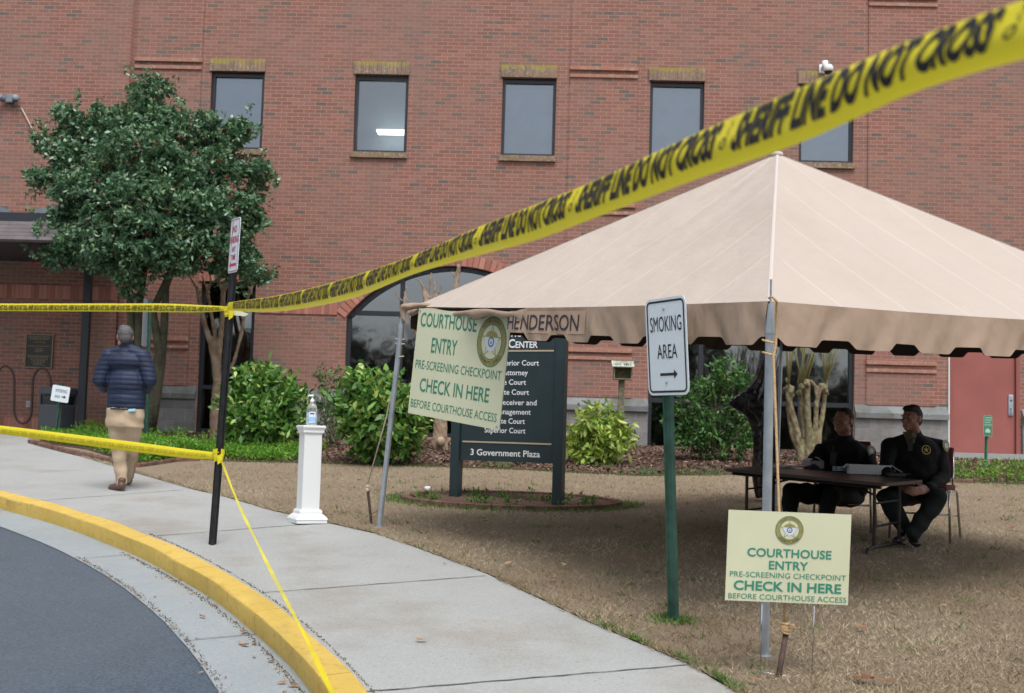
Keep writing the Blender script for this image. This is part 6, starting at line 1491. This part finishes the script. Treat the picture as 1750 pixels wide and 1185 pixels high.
# weeds filling the left bed
def okw(x, y): return np.interp(x, bdx, bdy)+.05 < y < 20.9 and x > -8.1
W = []
for _ in range(2600):
    x = rng.uniform(-7.9, -3.2); yb = np.interp(x, bdx, bdy); y = yb+.15+abs(rng.normal(0, .9)); 
    if y < 20.7 and (x < -3.6 or rng.random() < .5): W.append((x, y))
for _ in range(200):
    x = rng.uniform(5.4, 9.2); W.append((x, np.interp(x, bdx, bdy)+.08+abs(rng.normal(0, .6))))
W = np.array(W); base = np.c_[W, H0+SL*W[:, 1]+.02]; k = 16
hh = .10+.12*np.clip((np.sin(base[:, 0]*2.1)+np.sin(base[:, 1]*3+base[:, 0]*2))*.5+.4, 0, 1)
pos = np.repeat(base, k, 0)+np.c_[rng.normal(0, .06, len(base)*k), rng.normal(0, .06, len(base)*k), np.repeat(hh, k)*rng.uniform(0, 1.1, len(base)*k)]
dirs = unit(np.c_[rng.normal(0, .7, len(pos)), rng.normal(0, .7, len(pos)), np.full(len(pos), .6)])
o = leaves('weeds', pos, dirs, .05, .018, island_mat('bright weed leaf', [(0, (.07, .20, .02)), (.5, (.15, .36, .035)), (1, (.28, .50, .08))], .6, .3, .35), None, 0, .3)
o['kind'] = 'stuff'; tag(o, 'bright green low weeds filling the left planting bed', 'weeds')
# pale violet flowers in the left bed
mb = MB()
for u, v in [(236+rng.uniform(0, 45), 783+rng.uniform(-4, 6)) for _ in range(16)]+[(285+rng.uniform(0, 50), 785+rng.uniform(-4, 5)) for _ in range(9)]:
    p = G(u, v)+V(0, 0, .10)
    for a in range(5): mb.ball(p+V(.015*cos(a*1.26), -.01, .015*sin(a*1.26)), (.011, .005, .011), nu=6, nv=4)
o = mb.build('violet_flowers', mat('pale violet petals', (.45, .38, .68), .6)); o['kind'] = 'stuff'; tag(o, 'pale violet flowers among the weeds behind the man', 'flowers')

# --- brick edgings
def edging(name, pts, lab, closed=False, step=.21):
    mb = MB(); d_ = 0
    P_ = [V(*p, 0) for p in pts]
    for a, b_ in zip(P_, P_[1:]+(P_[:1] if closed else [])):
        L_ = (b_-a).length; n = max(1, round(L_/step)); t = (b_-a).normalized(); an = atan2(t.y, t.x)
        for i in range(n):
            c = a.lerp(b_, (i+.5)/n); mb.box(V(c.x, c.y, zz(c.y, .022)), (L_/n-.008, .10, .06), rz=an+rng.normal(0, .03), bev=.008)
    o = mb.build(name, MT['edging']); tag(o, lab, 'brick edging'); return o
ov = [(oc.x+orx*cos(2*pi*i/40), oc.y+.1+ory*sin(2*pi*i/40)) for i in range(40)]
flat('sign_bed', [(oc.x+orx*.97*cos(2*pi*i/40), oc.y+.1+ory*.97*sin(2*pi*i/40)) for i in range(40)], MT['mulch'], .03)
edging('brick_edging', ov, 'low oval ring of bricks round the directory sign bed', True, .2)
edging('brick_edging', [tuple(G(a, b_)[:2]) for a, b_ in ((52, 757), (80, 765), (120, 775), (165, 785), (205, 795), (232, 800), (260, 796), (300, 790), (340, 789))], 'low brick edging between the sidewalk and the left weed bed')
edging('brick_edging', [tuple(G(a, b_)[:2]) for a, b_ in ((1600, 826), (1660, 826), (1700, 820), (1740, 812), (1790, 806))], 'low curved brick edging of the bed before the red door')
# small weeds in the oval bed + spotlight
Wp = []
for _ in range(60):
    a = rng.uniform(0, 2*pi); f = sqrt(rng.random())*.95; Wp.append((oc.x+orx*f*cos(a), oc.y+.1+ory*f*sin(a)))
Wp = np.array(Wp); base = np.c_[Wp, H0+SL*Wp[:, 1]+.03]; pos = np.repeat(base, 9, 0)+rng.normal(0, .025, (len(base)*9, 3)); pos[:, 2] = np.abs(pos[:, 2]-np.repeat(base[:, 2], 9))+np.repeat(base[:, 2], 9)
o = leaves('bed_weeds', pos, unit(rng.normal(0, 1, pos.shape)+np.array([0, 0, .8])), .055, .02, MT['weed'], None, 0, .3); o['kind'] = 'stuff'; tag(o, 'scattered small green weeds in the oval sign bed', 'weeds')
p = G(730, 850); r = empty('garden_light', p, 'tiny white garden spotlight in the left end of the oval bed', 'garden light')
mb = MB(); mb.tube([p, p+V(0, 0, .06)], .008, 8); mb.build('stake', MT['black'], r); mb = MB(); mb.lathe(p+V(0, 0, .06), [(.015, 0), (.03, .015), (.034, .05), (.028, .055)], 14); mb.build('head', MT['white'], r, True)
# bark chips in the bed
cx_ = rng.uniform(-6, 8, 26000); cy_ = rng.uniform(15.8, 20.9, 26000); k_ = cy_ > np.interp(cx_, bdx, bdy)+.03; cx_, cy_ = cx_[k_], cy_[k_]
Pc = np.c_[cx_, cy_, H0+SL*cy_+.022]; dd_ = unit(np.c_[rng.normal(0, 1, len(Pc)), rng.normal(0, 1, len(Pc)), rng.normal(.15, .25, len(Pc))]); sd2 = unit(np.cross(dd_, np.c_[rng.normal(0, .3, len(Pc)), rng.normal(0, .3, len(Pc)), np.ones(len(Pc))]))
l_ = rng.uniform(.015, .045, (len(Pc), 1)); w2 = rng.uniform(.005, .012, (len(Pc), 1))
o = fast_mesh('bark_chips', np.stack([Pc-dd_*l_-sd2*w2, Pc+dd_*l_-sd2*w2, Pc+dd_*l_+sd2*w2, Pc-dd_*l_+sd2*w2], axis=1)+np.array([0, 0, .012]), 4, island_mat('bark chip', [(0, (.05, .03, .022)), (.5, (.14, .08, .055)), (.85, (.22, .14, .10)), (1, (.40, .30, .22))], .9)); o['kind'] = 'stuff'; tag(o, 'red brown bark chips mulching the bed along the wall', 'bark mulch')
# far line of trees behind the photographer, reflected in the ground floor glass
nb = 5200; bx = rng.uniform(-45, 45, nb); top_ = 9+2.2*np.sin(bx*.33)+1.5*np.sin(bx*.9+1); bz = rng.uniform(-1.5, 1, nb)*0+rng.uniform(0, 1, nb)**.8*top_-1.8; by = -27+rng.normal(0, 1.6, nb)
bp = np.repeat(np.c_[bx, by, bz], 14, 0)+rng.normal(0, .38, (nb*14, 3)); o = leaves('far_woods', bp, unit(rng.normal(0, 1, bp.shape)), .5, .22, leafm('winter foliage', [(0, (.03, .045, .02)), (.6, (.07, .075, .04)), (1, (.14, .11, .07))], .7, .3, .1), None); o['kind'] = 'stuff'; tag(o, 'line of woodland across the street mirrored in the ground floor windows', 'woodland')
# fallen leaves and litter on the paving and the lawn
def leaf_litter(name, pts, lab, col, s0=.045):
    mb = MB()
    for u, v, dz in pts:
        p = G(u, v, dz); a = rng.uniform(0, 6.3); s_ = s0*rng.uniform(.5, 1.3); R = Matrix.Rotation(a, 3, 'Z')
        o_ = [V(-.9, 0, .05), V(-.3, .45, .25), V(.3, .4, .1), V(1, .05, .3), (V(.3, -.35, .05)), V(-.35, -.45, .2)]; mb.add([p+R@(x*s_)+V(0, 0, .006) for x in o_], [(0, 1, 2, 3, 4, 5)])
    o = mb.build(name, col); o['kind'] = 'stuff'; return tag(o, lab, 'leaves')
brl = island_mat('dry leaf', [(0, (.16, .07, .04)), (.5, (.30, .15, .08)), (1, (.42, .30, .18))], .8)
gpts = []
for _ in range(70):
    a = rng.uniform(.02, .62); r_ = 17.62-abs(rng.normal(0, .10)); x, y = CCX+r_*cos(a), CCY+r_*sin(a); gpts.append((x, y))
mb = MB()
def lf(x, y, dz, s_):
    R = Matrix.Rotation(rng.uniform(0, 6.3), 3, 'Z'); mb.add([V(x, y, zz(y, dz))+R@(V(*q_)*s_) for q_ in ((-.9, 0, .1), (-.3, .4, .4), (.3, .4, .15), (1, .05, .5), (.3, -.3, .1), (-.35, -.4, .3))], [(0, 1, 2, 3, 4, 5)])
for x, y in gpts: lf(x, y, -.135, .028*rng.uniform(.4, 1.3))
for _ in range(120):
    a = rng.uniform(0, .62); r_ = 17.22+rng.normal(0, .03); lf(CCX+r_*cos(a), CCY+r_*sin(a), -.138, .012*rng.uniform(.4, 1.6))
for _ in range(60): x = rng.uniform(-3, 5); y = rng.uniform(6, 15); lf(x, y, .03 if okl(x, y) else -.1 if np.hypot(x-CCX, y-CCY) < 17.2 else .006, .035*rng.uniform(.5, 1.4)) if okl(x, y) else None
for u, v, s_ in ((968, 975, .05), (945, 998, .04), (1490, 1175, .07), (1465, 1172, .05), (720, 1098, .04), (1573, 905, .05), (760, 965, .02), (1010, 1064, .03)): p = G(u, v); lf(p.x, p.y, .03 if okl(p.x, p.y) else .005, s_)
o = mb.build('fallen_leaves', brl); o['kind'] = 'stuff'; tag(o, 'dry brown leaves lying in the gutter and on the lawn', 'leaves')
# grit and moss along the foot and back of the kerb
gr = []
for _ in range(5200):
    a = rng.uniform(0, .66); 
    zq = rng.random()
    if zq < .3: r_, dz = 17.225+rng.normal(0, .012), -.140
    elif zq < .75: r_, dz = 17.60-abs(rng.normal(0, .018)), -.137
    else: r_, dz = 17.80+abs(rng.normal(0, .008)), .003
    gr.append((CCX+r_*cos(a), CCY+r_*sin(a), dz))
gr = np.array(gr); P_ = np.c_[gr[:, 0], gr[:, 1], H0+SL*gr[:, 1]+gr[:, 2]]
blades('kerb_grit', P_, .012, island_mat('grit', [(0, (.06, .045, .03)), (.6, (.13, .09, .06)), (.9, (.20, .14, .09)), (1, (.14, .18, .06))], .9), 1.3, .004, label='dark grit and moss along both sides of the yellow kerb')
